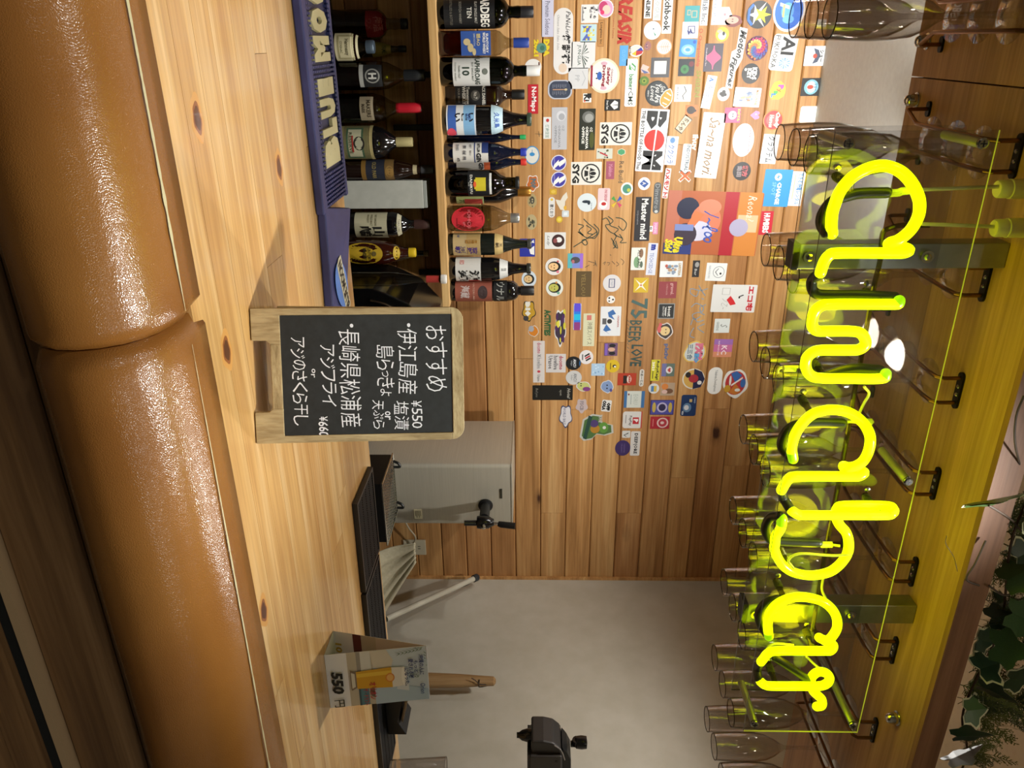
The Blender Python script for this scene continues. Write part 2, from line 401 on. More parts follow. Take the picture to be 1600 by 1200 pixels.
PROF = [(0.872, 1.0515), (0.846, 1.0535), (0.82, 1.0575), (0.795, 1.0570), (0.77, 1.0520), (0.748, 1.0420), (0.730, 1.0270), (0.718, 1.0060), (0.712, 0.982), (0.713, 0.958), (0.722, 0.936), (0.738, 0.922), (0.760, 0.915), (0.80, 0.914), (0.8670, 0.914), (0.8670, 1.0)]
def pad(x0, x1, name, label):
    bm = NB(); n = 90; rings = []
    for i in range(n+1):
        t = i/n; x = x0+(x1-x0)*t
        d = min(x-x0, x1-x); e = max(0, 1-d/0.012); sh = 0.009*(e**2)
        ring = []
        for j, (y, zz) in enumerate(PROF):
            wv = 0.0022*noise.noise(Vector((x*6, j*0.35, 2.0)))+0.001*noise.noise(Vector((x*19, j*.5, 5)))
            cy, cz = 0.80, 0.985
            f = 1-(sh+0)/0.085
            ring.append(bm.verts.new((x, cy+(y-cy)*f+(0 if y > 0.84 else wv), min(cz+(zz-cz)*f+wv*(0.4 if y < .84 else 0), 1.0585))))
        rings.append(ring)
    m = len(PROF)
    for a, b in zip(rings, rings[1:]):
        for j in range(m): bm.faces.new((a[j], a[(j+1) % m], b[(j+1) % m], b[j]))
    bm.faces.new(rings[0]); bm.faces.new(rings[-1][::-1])
    return tag(obj(name, bm, LEATHER, bar, smooth='all'), label)
p1 = pad(-0.75, 0.286, 'armrest_pad', 'tan leather armrest section, the nearer to the bottle end')
p2 = pad(0.2885, 2.25, 'armrest_pad', 'long tan leather armrest section in front of the menu board')
def worn(x0, x1, parent, wd, ya, yb):
    bm = NB(); n = int((x1-x0)/0.006); up, lo = [], []
    for i in range(n+1):
        x = x0+(x1-x0)*i/n; y = ya+(yb-ya)*i/n
        ww = wd*(0.55+0.9*abs(noise.noise(Vector((x*30, 3, 1))))+0.25*random.random())*min(1, 6*min(i/n, 1-i/n)+.15)
        zz = 1.0592
        up.append(bm.verts.new((x, y+ww/2, zz))); lo.append(bm.verts.new((x, y-ww/2, zz)))
    for i in range(n): bm.faces.new((lo[i], lo[i+1], up[i+1], up[i]))
    obj('worn_seam', bm, mat('b9b08a', 0.8), parent)
worn(-0.2, 0.275, p1, 0.0062, 0.8195, 0.812); worn(0.315, 2.0, p2, 0.0042, 0.812, 0.772)
# ================================================================ canopy with hanging racks
CZ = 2.040
can = root('glass_rack_canopy', (0, 0, 0), 'overhead wooden canopy board from which the neon sign and wine racks hang', 'shelf')
obj('board', box(NB(), (-1.2, 0.878, CZ), (0.0605, 1.309, CZ+0.034)), CANOPYX, can)
obj('board', box(NB(), (0.0625, 0.878, CZ), (2.25, 1.309, CZ+0.034)), CANOPYX, can)
obj('fascia', box(NB(), (-1.2, 0.866, CZ-0.001), (2.25, 0.8775, CZ+0.036)), FASCIA, can)
for i, (x, y) in enumerate(((0.011, 1.276), (0.094, 1.275), (1.012, 0.931))):
    bm = NB(); lathe(bm, [(0.012, 0), (0.012, -0.0018), (0.0095, -0.0022), (0.0095, -0.008), (0.0088, -0.0095), (0.0088, -0.013), (0.0065, -0.0175), (0.0022, -0.0195)], 12, close=True)
    tag(obj('cap_nut', bm, CHROME, None, smooth=True), ['chrome dome nut under the canopy, nearest the ceiling seam', 'chrome dome nut under the canopy beside the second board', 'chrome dome nut under the canopy beyond the last neon letter'][i], 'nut', 'dome nuts under the canopy').location = (x, y, CZ-0.0002)
RACKX = [-0.18, -0.02, 0.138, 0.296, 0.452, 0.602, 0.761, 0.919, 1.098, 1.26]
NAMES = ['first', 'second', 'third', 'fourth', 'fifth', 'sixth', 'seventh', 'eighth', 'ninth', 'tenth']
RZ = 2.008
def make_rack():
    r = root('glass_rack', (0, 0, 0), '', 'rack', 'wire stemware racks under the canopy')
    bm = NB(); prism(bm, rrect(-0.027, -0.0065, 0.027, 0.0065, 0.006, 3), -0.0035, 0)
    obj('mounting_plate', bm, BRACKET, r)
    for s in (-1, 1):
        P = [(s*0.0185, 0, -0.003), (s*0.0185, 0, RZ-CZ+0.006), (s*0.0185, 0.006, RZ-CZ-0.001), (s*0.0185, 0.03, RZ-CZ-0.003), (s*0.0185, 0.185, RZ-CZ-0.003), (s*0.019, 0.205, RZ-CZ-0.002), (s*0.034, 0.242, RZ-CZ-0.001), (s*0.035, 0.245, RZ-CZ+0.004), (s*0.035, 0.2455, -0.003)]
        obj('rail', tube(NB(), P, 0.0030, 8), COPPER, r, smooth=True)
        bm = NB(); prism(bm, rrect(s*0.035-0.011, 0.240, s*0.035+0.011, 0.251, 0.005, 3), -0.0035, 0)
        obj('rear_plate', bm, BRACKET, r)
        bm = NB(); lathe(bm, [(0.003, -0.0036), (0.0022, -0.0048)], 8, c=(s*0.006, 0, 0), close=True); obj('screw', bm, CHROME, r)
    return r
FP = [(0.0250, 0.0), (0.0262, 0.02), (0.0272, 0.05), (0.0268, 0.075), (0.0235, 0.097), (0.0165, 0.114), (0.0085, 0.126), (0.0045, 0.134), (0.0036, 0.15), (0.0034, 0.175), (0.0042, 0.195), (0.0075, 0.206)]
def make_flute():
    r = root('champagne_flute', (0, 0, 0), '', 'glass', 'champagne flutes hanging upside down')
    bm = NB(); lathe(bm, FP, 28); lathe(bm, [(rr-0.0012, zz) for rr, zz in FP[:7]], 28)
    obj('bowl_and_stem', bm, GLASS, r, smooth=True)
    bm = NB(); tube(bm, [(0.0246*math.cos(a), 0.0246*math.sin(a), 0.0) for a in [2*math.pi*i/28 for i in range(29)]], 0.00075, 5, cap=False)
    obj('rim', bm, thin_glass('rim_glass', '6a6460', '3a3634', 1.2) if 'rimg' not in MATS else MATS['rimg'], r, smooth=True)
    bm = NB(); lathe(bm, [(0.0075, 0.206), (0.018, 0.2095), (0.0325, 0.2115), (0.0325, 0.2128), (0.018, 0.2128), (0.001, 0.2128)], 30)
    obj('foot', bm, FOOTG, r, smooth=True)
    return r
def dup(r0, loc, label, rz=0.0, hide=None):
    r = r0.copy(); COL.objects.link(r); r.location = loc; r.rotation_euler = (0, 0, rz); r['label'] = label
    for ch in [c for c in bpy.data.objects if c.parent == r0]:
        c = ch.copy(); COL.objects.link(c); c.parent = r
        for g in [c2 for c2 in bpy.data.objects if c2.parent == ch]:
            d = g.copy(); COL.objects.link(d); d.parent = c
    return r
rack0, fl0 = make_rack(), make_flute()
FZ = RZ - 0.2113 + 0.0035
first = True; used = [False, False]
for k, X in enumerate(RACKX):
    lab = f'copper wire glass rack on a black plate, {NAMES[k]} from the top of the photo'
    if k == 0: rack0.location = (X, 0.984, CZ-0.0003); rack0['label'] = lab
    else: dup(rack0, (X, 0.984, CZ-0.0003), lab)
    for j, (Y, wd) in enumerate(((1.018, 'front'), (1.085, 'middle'), (1.152, 'rear'))):
        lab = f'clear champagne flute hanging {wd}most in the {NAMES[k]} wire rack from the top' if wd != 'middle' else f'clear champagne flute hanging in the middle of the {NAMES[k]} wire rack from the top'
        loc = (X+random.uniform(-.0015, .0015), Y, FZ)
        if k == 0 and j == 0: fl0.location = loc; fl0['label'] = lab
        else: dup(fl0, loc, lab, random.uniform(0, 6))
# ================================================================ neon sign
SF, SB, SN = 0.868, 0.951, 0.905       # planes of the front sheet, back sheet and tubes
sign = root('neon_sign', (0.55, 0.951, 1.88), 'yellow script neon sign on clear acrylic sheets hanging under the canopy', 'neon sign')
def sobj(name, bm, m, smooth=False, label=None):
    bm.transform(Matrix.Translation((-0.55, -0.951, -1.88)))
    o = obj(name, bm, m, sign, smooth=smooth)
    if label: o['label'] = label
    return o
def sheet(x0, x1, z0, z1, y, name, label):
    bm = NB(); box(bm, (x0, y, z0), (x1, y+0.0025, z1))
    for f in bm.faces:
        f.material_index = 0 if abs(f.calc_center_median().y-(y+0.00125)) > 0.001 else 1
    bm.normal_update()
    for f in bm.faces:
        c = f.calc_center_median()
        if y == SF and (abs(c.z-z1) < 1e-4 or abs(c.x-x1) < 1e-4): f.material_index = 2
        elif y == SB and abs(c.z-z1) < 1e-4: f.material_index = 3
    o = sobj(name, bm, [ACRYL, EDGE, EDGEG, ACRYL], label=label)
sheet(0.0945, 0.975, 1.772, 1.945, SF, 'front_sheet', 'clear acrylic front sheet'); sheet(0.098, 0.976, 1.773, 1.953, SB, 'back_sheet', 'clear acrylic back sheet')
NEON = mat('e2ff00', 0.3, emis=1.6); NEONT = NEON
q = NT('neon_glow'); lw = q.n('ShaderNodeLayerWeight', Blend=0.35)
q.b.inputs['Base Color'].default_value = lin('c8d820'); q.b.inputs['Roughness'].default_value = 0.15
q.b.inputs['Emission Color'].default_value = (0.72, 1.0, 0.0, 1); q.b.inputs['Emission Strength'].default_value = 1.55
NEON = q.m
BLK = mat('2c3020', 0.35); TIPM = mat('9ee000', 0.3, emis=0.5); NEONW = 0.25
def trace(px, Y=SN, sm=5):
    return smoothpts([onY(a[0], a[1], a[2] if len(a) > 2 else Y) for a in px], sm)
B1 = SN+0.014
LET = [
 [(1300,365),(1299,355),(1300,335),(1304,320),(1312,300),(1325,283),(1340,271),(1360,262),(1380,259),(1397,263),(1412,272),(1425,287),(1434,305),(1437,320),(1435,337),(1426,355),(1415,367),(1402,376),(1392,379,SN+.002),(1389,382,B1),(1398,386,B1),(1411,387,SN+.006),(1420,391),(1412,395),(1395,395.5),(1310,395.5),(1296,399),(1288,409),(1282,426)],
 [(1405,470),(1403,475),(1390,475.5),(1365,475.5),(1300,475.5),(1283,478),(1273,487),(1269,500),(1270,511),(1277,517),(1290,517.5),(1330,517.5),(1345,521),(1352,531),(1351,540),(1342,546),(1330,547),(1288,547),(1271,550),(1260,561),(1260,577),(1269,588),(1285,591),(1320,591.5),(1377,591.5),(1384,584)],
 [(1239,717),(1237,700),(1242,680),(1254,661),(1270,647),(1290,641),(1307,640.5),(1327,645),(1345,657),(1356,672),(1360,687),(1357,705),(1349,720),(1337,728),(1325,730,SN+.003),(1318,728,B1),(1322,733,B1),(1338,735,B1),(1350,738,SN+.004),(1342,744),(1325,744.5),(1245,744.5),(1232,749),(1226,757),(1221,766)],
 [(1237,798),(1247,804),(1260,805),(1320,805),(1382,805),(1394,802),(1396,796,SN+.008),(1384,790.5,B1),(1320,790,B1),(1308,795,B1),(1306,806,SN+.01),(1312,820,SN+.004),(1322,832),(1326,847),(1324,865),(1312,882),(1295,894),(1268,899),(1242,895),(1225,885),(1215,871),(1210,857),(1211,850),(1212,838),(1220,825),(1222,810)],
 [(1201,994),(1200,985),(1199.5,975),(1202,960),(1212,946),(1230,936),(1250,932.5),(1270,935),(1287,941),(1300,952),(1307,965),(1308,980),(1302,992),(1294,1000),(1285,999,SN+.005),(1280,996,B1),(1290,1002,B1),(1302,1008,SN+.006),(1298,1016),(1285,1017),(1215,1017),(1200,1021),(1193,1029),(1189,1034)],
 [(1188,1065),(1197,1071),(1215,1072),(1250,1072),(1280,1072),(1293,1067),(1296,1058),(1289,1051,SN+.003),(1278,1050,SN+.009),(1269,1057,B1),(1267,1067,B1),(1270,1079,B1),(1277,1086,SN+.006),(1284,1093),(1284,1102),(1276,1104)],
]
for P in LET:
    sobj('neon_tube', tube(NB(), trace(P), 0.0068, 12, round_end=True), NEON, smooth='all')
YB = SN+0.013
for P in ([(1385,301),(1345,302),(1325,306),(1300,315),(1286,333),(1283,350),(1291,364,SN+.003)], [(1281,428,SN+.003),(1270,436),(1268,448),(1274,458),(1290,461),(1340,461),(1397,464)],
          [(1316,661),(1262,661),(1235,668),(1224,682),(1222,700),(1236,716,SN+.003)], [(1221,767,SN+.002),(1224,778),(1235,796,SN+.002)], [(1218,806,SN+.003),(1205,808),(1197,820),(1198,835),(1212,845),(1278,848)],
          [(1262,940),(1225,936),(1200,940),(1187,955),(1187,972),(1199,992,SN+.003)], [(1188,1036,SN+.003),(1183,1045),(1185,1060,SN+.003)], [(1212,1028),(1235,1043),(1262,1062)], [(1278,591),(1330,576),(1375,578)]):
    sobj('blackout_tube', tube(NB(), trace([p if len(p) > 2 else (p[0], p[1], YB) for p in P]), 0.0066, 10, round_end=True), BLK, smooth='all')
for P, e in ((LET[1], 0), (LET[1], -1), (LET[2], 0), (LET[3], -1), (LET[4], 0)):
    pt = trace(P); seg_ = pt[:4] if e == 0 else pt[-4:]
    sobj('tube_tip', tube(NB(), seg_, 0.0070, 12, round_end=True), TIPM, smooth='all')
for u in (300, 500, 680, 850, 1000):      # light thrown by the neon gas, one lamp per letter
    l = bpy.data.lights.new('neon_light', 'POINT'); l.energy = NEONW; l.color = (1.0, 0.93, 0.0); l.shadow_soft_size = 0.04; l.specular_factor = 0.05
    o = bpy.data.objects.new('neon_light', l); COL.objects.link(o); o.location = onY(1330-(u-300)*.11, u, 0.92)
# glass bus tube and feed cables
GT = thin_glass('clear_tubing', 'b8b45a', '6a6820', 1.0)
sobj('cable_tube', tube(NB(), trace([(1452,352,0.94),(1410,352,0.938),(1389,357,0.936),(1379,366,0.936),(1375,407,0.936),(1364,455,0.936),(1345,562,0.936),(1337,600,0.936),(1317,720,0.936),(1292,850,0.936),(1280,920,0.936),(1269,985,0.936)]), 0.0032, 8), GT, smooth=True)
sobj('feed_cable', tube(NB(), trace([(1574,355,0.937),(1500,352,0.937),(1440,350,0.937)]), 0.0023, 8), mat('c4c08e', 0.3), smooth=True)
sobj('feed_cable', tube(NB(), trace([(1577,291,0.95),(1500,294,0.94),(1425,297,0.925),(1412,298,0.92)]), 0.0023, 8), mat('c4c08e', 0.3), smooth=True)
YEL = mat('c6cc2a', 0.35, emis=0.12)
sobj('sleeve', tube(NB(), trace([(1420,298,0.92),(1408,299,0.918),(1404,301,0.918),(1390,302,0.918)]), 0.0046, 8), YEL, smooth=True)
for P in ([(1316,661,YB),(1330,659,YB),(1346,661,YB),(1365,659,YB)], [(1278,848,YB),(1290,850,YB),(1312,853,YB)], [(1350,604,.93),(1358,615,.93),(1350,630,.93),(1343,645,.925)], [(1331,866,.9),(1300,868,.9),(1250,865,.9),(1232,875,.9),(1240,888,.9)], [(1205,1025,.93),(1198,1015,.93),(1210,1006,.93),(1240,1008,.93)], [(1260,1026,.93),(1275,1040,.93),(1292,1052,.92)], [(1287,899,.92),(1284,920,.93),(1290,935,.93)], [(1215,583,.93),(1217,576,.93),(1232,573,.93),(1262,574,.93)]):
    sobj('link_wire', tube(NB(), trace(P), 0.0019, 7), YEL, smooth=True)
for a in ((1224, 570, 1243, 582), (1283, 846, 1300, 856), (1345, 656, 1362, 662)):
    p, q_ = onY(a[0], (a[1]+a[3])/2, YB), onY(a[2], (a[1]+a[3])/2, YB); sobj('terminal_cap', tube(NB(), [p, q_], 0.0045, 8), YEL, smooth=True)
# coiled glass stand-offs that hold the tubes, each with a tie wire
def support(px, py):
    p = onY(px, py, SN+0.004); bm = NB(); b = Vector((p.x-0.004, SB, p.z-0.001)); d = (p-b)
    tube(bm, [b, b+d*0.5, b+d*0.9], [0.0048, 0.0042, 0.0042], 10); o = sobj('tube_support', bm, thin_glass('support_glass', 'b4b060', '55551a', 1.2), smooth=True)
    bm = NB(); n = 46; u = d.normalized().orthogonal().normalized(); v = d.normalized().cross(u)
    tube(bm, [b+d*(0.05+0.38*i/n)+(u*math.cos(i*0.95)+v*math.sin(i*.95))*0.0056 for i in range(n+1)], 0.0006, 4)
    for s in (0, 1):
        tube(bm, [p+Vector((math.cos(a)*0.0074, math.sin(a)*0.0074, 0.004*s*math.sin(a)+0.003)) for a in [2*math.pi*i/14 for i in range(15)]], 0.0004, 4)
    sobj('tie_wire', bm, mat('4a4a1c', 0.4, 0.5), smooth=True)
    bm = NB(); lathe(bm, [(0.0042, -0.001), (0.0042, -0.003), (0.002, -0.0038)], 10, c=(p.x-0.014, SB, p.z), axis='Y', close=True); sobj('screw', bm, CHROME)
for a in ((1326,289),(1372,475),(1289,590),(1268,647),(1370,803),(1232,888),(1226,938),(1272,1016),(1213,1072)): support(*a)
# round spacers joining the two sheets
def spacer(px, py, r=0.0055):
    p = onY(px, py, SF); bm = NB(); tube(bm, [(p.x, SF+0.0025, p.z), (p.x, SB-0.0005, p.z)], r, 12)
    sobj('spacer', bm, noisy('spacer_metal', '9a9c8c', 'a8aa98', 0.35, 20, 0.02, metal=0.7) if 'sp' not in MATS else MATS['sp'], smooth=True)
    bm = NB(); lathe(bm, [(0.0062, 0.0), (0.0062, -0.0016), (0.0045, -0.003)], 14, c=(p.x, SF-0.0001, p.z), axis='Y', close=True); sobj('screw', bm, CHROME)
    bm = NB(); box(bm, (p.x-0.0035, SF-0.0034, p.z-0.0006), (p.x+0.0035, SF-0.0031, p.z+0.0006)); box(bm, (p.x-0.0006, SF-0.0034, p.z-0.0035), (p.x+0.0006, SF-0.0031, p.z+0.0035)); sobj('screw_slot', bm, BLACK)
for a in ((1326,224),(1535,224),(1419,752),(1179,1131),(1333,1133)): spacer(*a)
# hanging bars (square zinc tube) behind the back sheet
for i, (x0, x1, m) in enumerate(((0.238, 0.270, ALU), (0.803, 0.838, ALU))):
    h = root('hanger_bar', ((x0+x1)/2, 0.968, CZ), ['silver square hanger bar behind the first neon letters', 'silver square hanger bar behind the last neon letters'][i], 'bar', 'hanger bars of the sign'); c = (x1-x0)/2
    obj('tube', box(NB(), (-c, -0.0135, -0.258), (c, 0.0135, -0.0004)), m, h, bev=0.0012)
    obj('end_cap', box(NB(), (-c-0.0008, -0.0143, -0.265), (c+0.0008, 0.0143, -0.2583)), BLACK, h)
    for zz in (-0.245, -0.10):
        bm = NB(); lathe(bm, [(0.0045, 0), (0.0045, -0.0015), (0.0025, -0.003)], 12, c=(0, -0.0172, zz), axis='Y', close=True); obj('screw', bm, CHROME, h)
        bm = NB(); lathe(bm, [(0.008, 0), (0.008, 0.0035)], 14, c=(0, -0.0172, zz), axis='Y', close=True); obj('washer', bm, CHROME, h)
for i, (x, y) in enumerate(((0.171, 0.950), (0.215, 0.937))):
    bm = NB(); lathe(bm, [(0.0035, -0.036), (0.0095, -0.036), (0.0108, -0.034), (0.0108, -0.022), (0.0118, -0.021), (0.0118, 0)], 20, close=True)
    tag(obj('cable_grommet', bm, mat('d2cf9e', 0.5), None, smooth=True), ['white round cable grommet under the canopy, upper of two above the neon', 'white round cable grommet under the canopy, lower of two above the neon'][i], 'grommet', 'cable grommets').location = (x, y, CZ-0.0003)
# ================================================================ shelves and bottles
SZ = 1.152
sh = root('bottle_shelf', (0.0, 2.72, SZ), 'pale wooden shelf board carrying the upper row of bottles', 'shelf')
obj('shelf_board', box(NB(), (-1.3, -0.12, -0.027), (0.868, 0.1298, 0)), SHELFW, sh, bev=0.002)
for x in (-0.6, 0.1, 0.8):
    obj('shelf_bracket', box(box(NB(), (x, 0.0, -0.032), (x+0.02, 0.1298, -0.0272)), (x, 0.124, -0.14), (x+0.02, 0.1298, -0.032)), BLACK, sh)
BZ = 0.775
kc = root('back_counter', (0, 0, 0), 'dark kitchen back counter under the bottle shelf', 'counter')
obj('worktop', box(NB(), (-1.5, 1.95, BZ-0.03), (1.99, 2.8495, BZ)), mat('241c14', 0.4), kc)
obj('cabinet_base', box(NB(), (-1.5, 1.99, 0.0), (1.97, 2.84, BZ-0.0305)), mat('1a140e', 0.6), kc)
GREEN = thin_glass('green_glass', '0f3a14', '041006', 0.9); DGREEN = mat('0b150d', 0.08, coat=0.5); DARK = mat('0c0b0d', 0.1, coat=0.5); DBROWN = mat('1a0b06', 0.1, coat=0.5)
NAVY = mat('0b1022', 0.1, coat=0.5); CLEAR = thin_glass('clear_bottle', 'd8d6cc', '77736a', 1.1); OLIVE = thin_glass('olive_glass', '6a6a3c', '2a2a14', 1.0)
AMB = tinted('amber_liquid', '9a4a14'); AMBD = tinted('dark_amber_liquid', '5a200c'); RUM = tinted('red_amber_liquid', '6a2414'); CLQ = tinted('clear_liquid', 'd0ccba'); OLQ = tinted('olive_liquid', '6e6420')
WINE = [(0.0, 0.0), (0.92, 0.0), (1, 0.02), (1, 0.56), (0.96, 0.62), (0.72, 0.72), (0.46, 0.80), (0.36, 0.88), (0.34, 0.985), (0.38, 0.99), (0.38, 1.0)]
SAKE = [(0.0, 0.0), (0.92, 0.0), (1, 0.02), (1, 0.52), (0.93, 0.60), (0.70, 0.70), (0.48, 0.79), (0.38, 0.88), (0.34, 0.985), (0.4, 0.99), (0.4, 1.0)]
WHISK = [(0.0, 0.0), (0.92, 0.0), (1, 0.02), (1, 0.60), (0.95, 0.66), (0.72, 0.71), (0.42, 0.74), (0.36, 0.78), (0.40, 0.84), (0.34, 0.90), (0.33, 1.0)]
SQR = [(0.0, 0.0), (0.9, 0.0), (1, 0.02), (1, 0.63), (0.9, 0.68), (0.6, 0.72), (0.42, 0.76), (0.36, 0.80), (0.36, 1.0)]
ROUND = [(0.0, 0.0), (0.8, 0.0), (0.95, 0.05), (1, 0.25), (1, 0.5), (0.9, 0.64), (0.68, 0.74), (0.44, 0.82), (0.34, 0.88), (0.33, 1.0)]
def bottle(name, label, u0, u1, wtop, prof, body, cap, caph=0.12, labels=(), liquid=None, fill=0.5, Y=2.66, zb=SZ, sq=None, group='bottles on the shelf', lean=1.0, capr=1.12, extra=None, cat='bottle'):
    uc = (u0+u1)/2
    # solve x, size and height from the outline in the photograph at that depth
    p = onY(834, uc, Y); s = mpp(p); R = (u1-u0)/2*s*0.955
    q_ = onY(wtop, uc, Y); H = q_.z-zb
    rz = -math.atan2(p.x, p.y)*0.6*lean
    r = root(name, (p.x, Y, zb+0.0003), label, cat, group, rz)
    bm = NB(); pr = [(max(a*R, 0.0005), b*H) for a, b in prof]
    def nsq(z): return sq
    if sq:
        cut = [i for i, (a, b) in enumerate(prof) if a < 0.7 and b > 0.3][0]
        lathe(bm, pr[:cut+1], 28, sq=sq); lathe(bm, pr[cut:], 28)
    else: lathe(bm, pr, 28)
    obj('bottle_body', bm, body, r, smooth=True)
    if liquid:
        bm = NB(); zt = fill*H; lp = [(a, b) for a, b in pr[1:] if b < zt]
        rr = lp[-1][0]; lp = [(a*0.95, max(b, 0.004)) for a, b in lp]+[(rr*0.95, zt), (0.0005, zt)]
        lathe(bm, lp, 28, sq=sq if fill < 0.68 else None); obj('liquor', bm, liquid, r, smooth=True)
    rn = prof[-1][0]*R*capr; hc = caph*H
    bm = NB(); lathe(bm, [(rn, H-hc), (rn*1.02, H-hc*0.5), (rn, H-0.001), (rn*0.92, H+0.001), (0.0005, H+0.001)], 20); obj('cap', bm, cap, r, smooth=True)
    for L in labels:
        h0, h1, arc, colr, items = L[:5]; shape = L[5] if len(L) > 5 else 'rect'
        def rad(h):
            for (a, b), (c, d) in zip(prof, prof[1:]):
                if b <= h <= d and d > b: return (a+(c-a)*(h-b)/(d-b))*R
            return R
        rl = max(rad(h0), rad(h1))
        A = math.radians(arc); 
        if sq: W2 = R*0.93*min(1, arc/60)
        else: W2 = R*A
        def fn(x, y, z, rl=rl, h0=h0, h1=h1, sq=sq):
            yy = h0*H+y
            if sq: return (x, -(R*1.0+0.0006+z), yy)
            rr = max(rad(min(max(yy/H, 0), 1)), 0.3*rl)+0.0006+z; a = x/max(R, 1e-6)
            return (rr*math.sin(a), -rr*math.cos(a), yy)
        Hl = (h1-h0)*H; bm = NB(); cols = [mat(colr, 0.55)]; idx = {colr: 0}
        def mi(c):
            if c not in idx: idx[c] = len(cols); cols.append(mat(c, 0.55))
            return idx[c]
        nx, ny = 14, 6
        def grid(x0, x1, y0, y1, z, m_, oval=False):
            g = [[bm.verts.new(fn(x0+(x1-x0)*i/nx, y0+(y1-y0)*j/ny, z)) for i in range(nx+1)] for j in range(ny+1)]
            for j in range(ny):
                for i in range(nx): bm.faces.new((g[j][i], g[j][i+1], g[j+1][i+1], g[j+1][i])).material_index = m_
        def disc(cx, cy, rx, ry, z, m_):
            c = bm.verts.new(fn(cx, cy, z)); prev = None
            R1 = [[bm.verts.new(fn(cx+rx*k*math.cos(t), cy+ry*k*math.sin(t), z)) for t in [2*math.pi*i/28 for i in range(28)]] for k in (0.5, 1.0)]
            for i in range(28):
                bm.faces.new((c, R1[0][i], R1[0][(i+1) % 28])).material_index = m_
                bm.faces.new((R1[0][i], R1[1][i], R1[1][(i+1) % 28], R1[0][(i+1) % 28])).material_index = m_
        if shape == 'oval': disc(0, Hl/2, W2, Hl/2, 0, 0)
        else: grid(-W2, W2, 0, Hl, 0, 0)
        zz = 0.0004
        for it in items:
            k = it[0]; a, b, c, d = it[2] if k == 't' else it[1]
            X0, X1, Y0, Y1 = (a*2-1)*W2, (c*2-1)*W2, b*Hl, d*Hl
            if k == 'r': grid(X0, X1, Y0, Y1, zz, mi(it[2]))
            elif k == 'e': disc((X0+X1)/2, (Y0+Y1)/2, abs(X1-X0)/2, abs(Y1-Y0)/2, zz, mi(it[2]))
            elif k == 't':
                s_ = it[1]; q8 = 1 if sq else 0.84
                if len(it) > 5 and it[5] == -90: s_ = '\n'.join(s_)
                put_text(bm, s_, X0*q8, Y0, X1*q8, Y1, zz+0.0002, mi(it[3]), bold=it[4] if len(it) > 4 else 0.01, fn=fn)
            zz += 0.00012
        obj('label', bm, cols, r)
    if extra: extra(r, R, H)
    return r
T = lambda s, b, c, *k: ('t', s, b, c)+k
# --- upper row, from the photo's top edge down
bottle('whisky_bottle', 'dark green bottle with black label at the top end of the shelf', -6, 43, 833, WHISK, GREEN, mat('1c1c20', 0.4), 0.18,
  [(0.07, 0.60, 78, '0c0c0e', [T('ARDBEG', (0.06, .72, .94, .9), 'e8e4da', .03), T('TEN', (.36, .46, .64, .55), 'd8d4c8'), T('ISLAY SINGLE MALT', (.2, .6, .8, .66), 'b8b4aa'), T('SCOTCH WHISKY', (.2, .3, .8, .35), '8a867c'), T('DISTILLED & BOTTLED', (.15, .12, .85, .17), '6a665c')])], liquid=AMBD, fill=0.35)
bottle('whisky_bottle', 'square clear whisky bottle with a blue label and blue cap', 47, 86, 826, SQR, CLEAR, mat('27408c', 0.35), 0.17,
  [(0.25, 0.58, 60, '2c4f96', [T('SUNTORY', (.1, .84, .9, .92), 'f0eee4', .02), T('WORLD WHISKY', (.06, .73, .94, .82), 'f0eee4', .02), T('碧AO', (.1, .52, .6, .66), 'c8b888', .02), T('SMOOTH', (.1, .42, .6, .48), 'a8b4c8'), ('e', (.3, .08, .58, .32), 'c0ae82'), ('e', (.5, .22, .86, .42), 'c0ae82'), ('e', (.7, .38, 1.0, .5), 'c0ae82')])], liquid=AMB, fill=0.47, sq=7)
bottle('whisky_bottle', 'bright green bottle with large white label and white cap', 88, 133, 843, WHISK, GREEN, mat('d6d6d2', 0.4), 0.17,
  [(0.13, 0.50, 74, 'd2d2ce', [T('LAPHROAIG', (.04, .60, .96, .74), '2a3a30', .03), T('10', (.36, .26, .62, .46), '2a3a30', .03), T('ISLAY SINGLE MALT', (.2, .52, .8, .57), '556058'), ('e', (.42, .8, .58, .95), '6a7068'), T('YEARS OLD', (.3, .16, .7, .21), '556058'), T('SCOTCH WHISKY', (.2, .06, .8, .1), '556058')])], liquid=AMBD, fill=0.3)
bottle('whisky_bottle', 'square dark bottle with black label and white ornamental lettering', 128, 167, 819, SQR, DBROWN, BLACK, 0.16,
  [(0.13, 0.52, 60, '101012', [T('JACK DANIELS', (.04, .84, .96, .97), 'd8d4c8', .03), ('e', (.28, .5, .72, .8), '55524c'), T('No.7', (.36, .58, .64, .72), 'e0dcd0', .02), T('Tennessee', (.14, .36, .86, .46), 'd8d4c8', .02), T('WHISKEY', (.12, .22, .88, .34), 'd8d4c8', .03), T('SOUR MASH', (.2, .08, .8, .15), '8a867c')])], sq=7, Y=2.79)
bottle('liquor_bottle', 'slim black bottle with pale blue beach picture label and pink flower', 163, 210, 830, SAKE, DARK, mat('3c4a3c', 0.3), 0.05,
  [(0.05, 0.38, 80, 'd8dee6', [('r', (.04, .05, .96, .33), '3a62b0'), ('r', (.04, .33, .96, .58), 'e0e4e6'), ('r', (.04, .58, .96, .95), '7fb0d8'), ('e', (.68, .0, 1, .32), 'd84a62'), T('いこい', (.22, .3, .6, .92), '101018', .03, -90), T('波照', (.3, .62, .5, .9), '3a5a9a', .01)]),
   (0.55, 0.68, 95, 'b8d4e0', [T('久米島', (.3, .25, .7, .75), '3a62b0', .02)])])
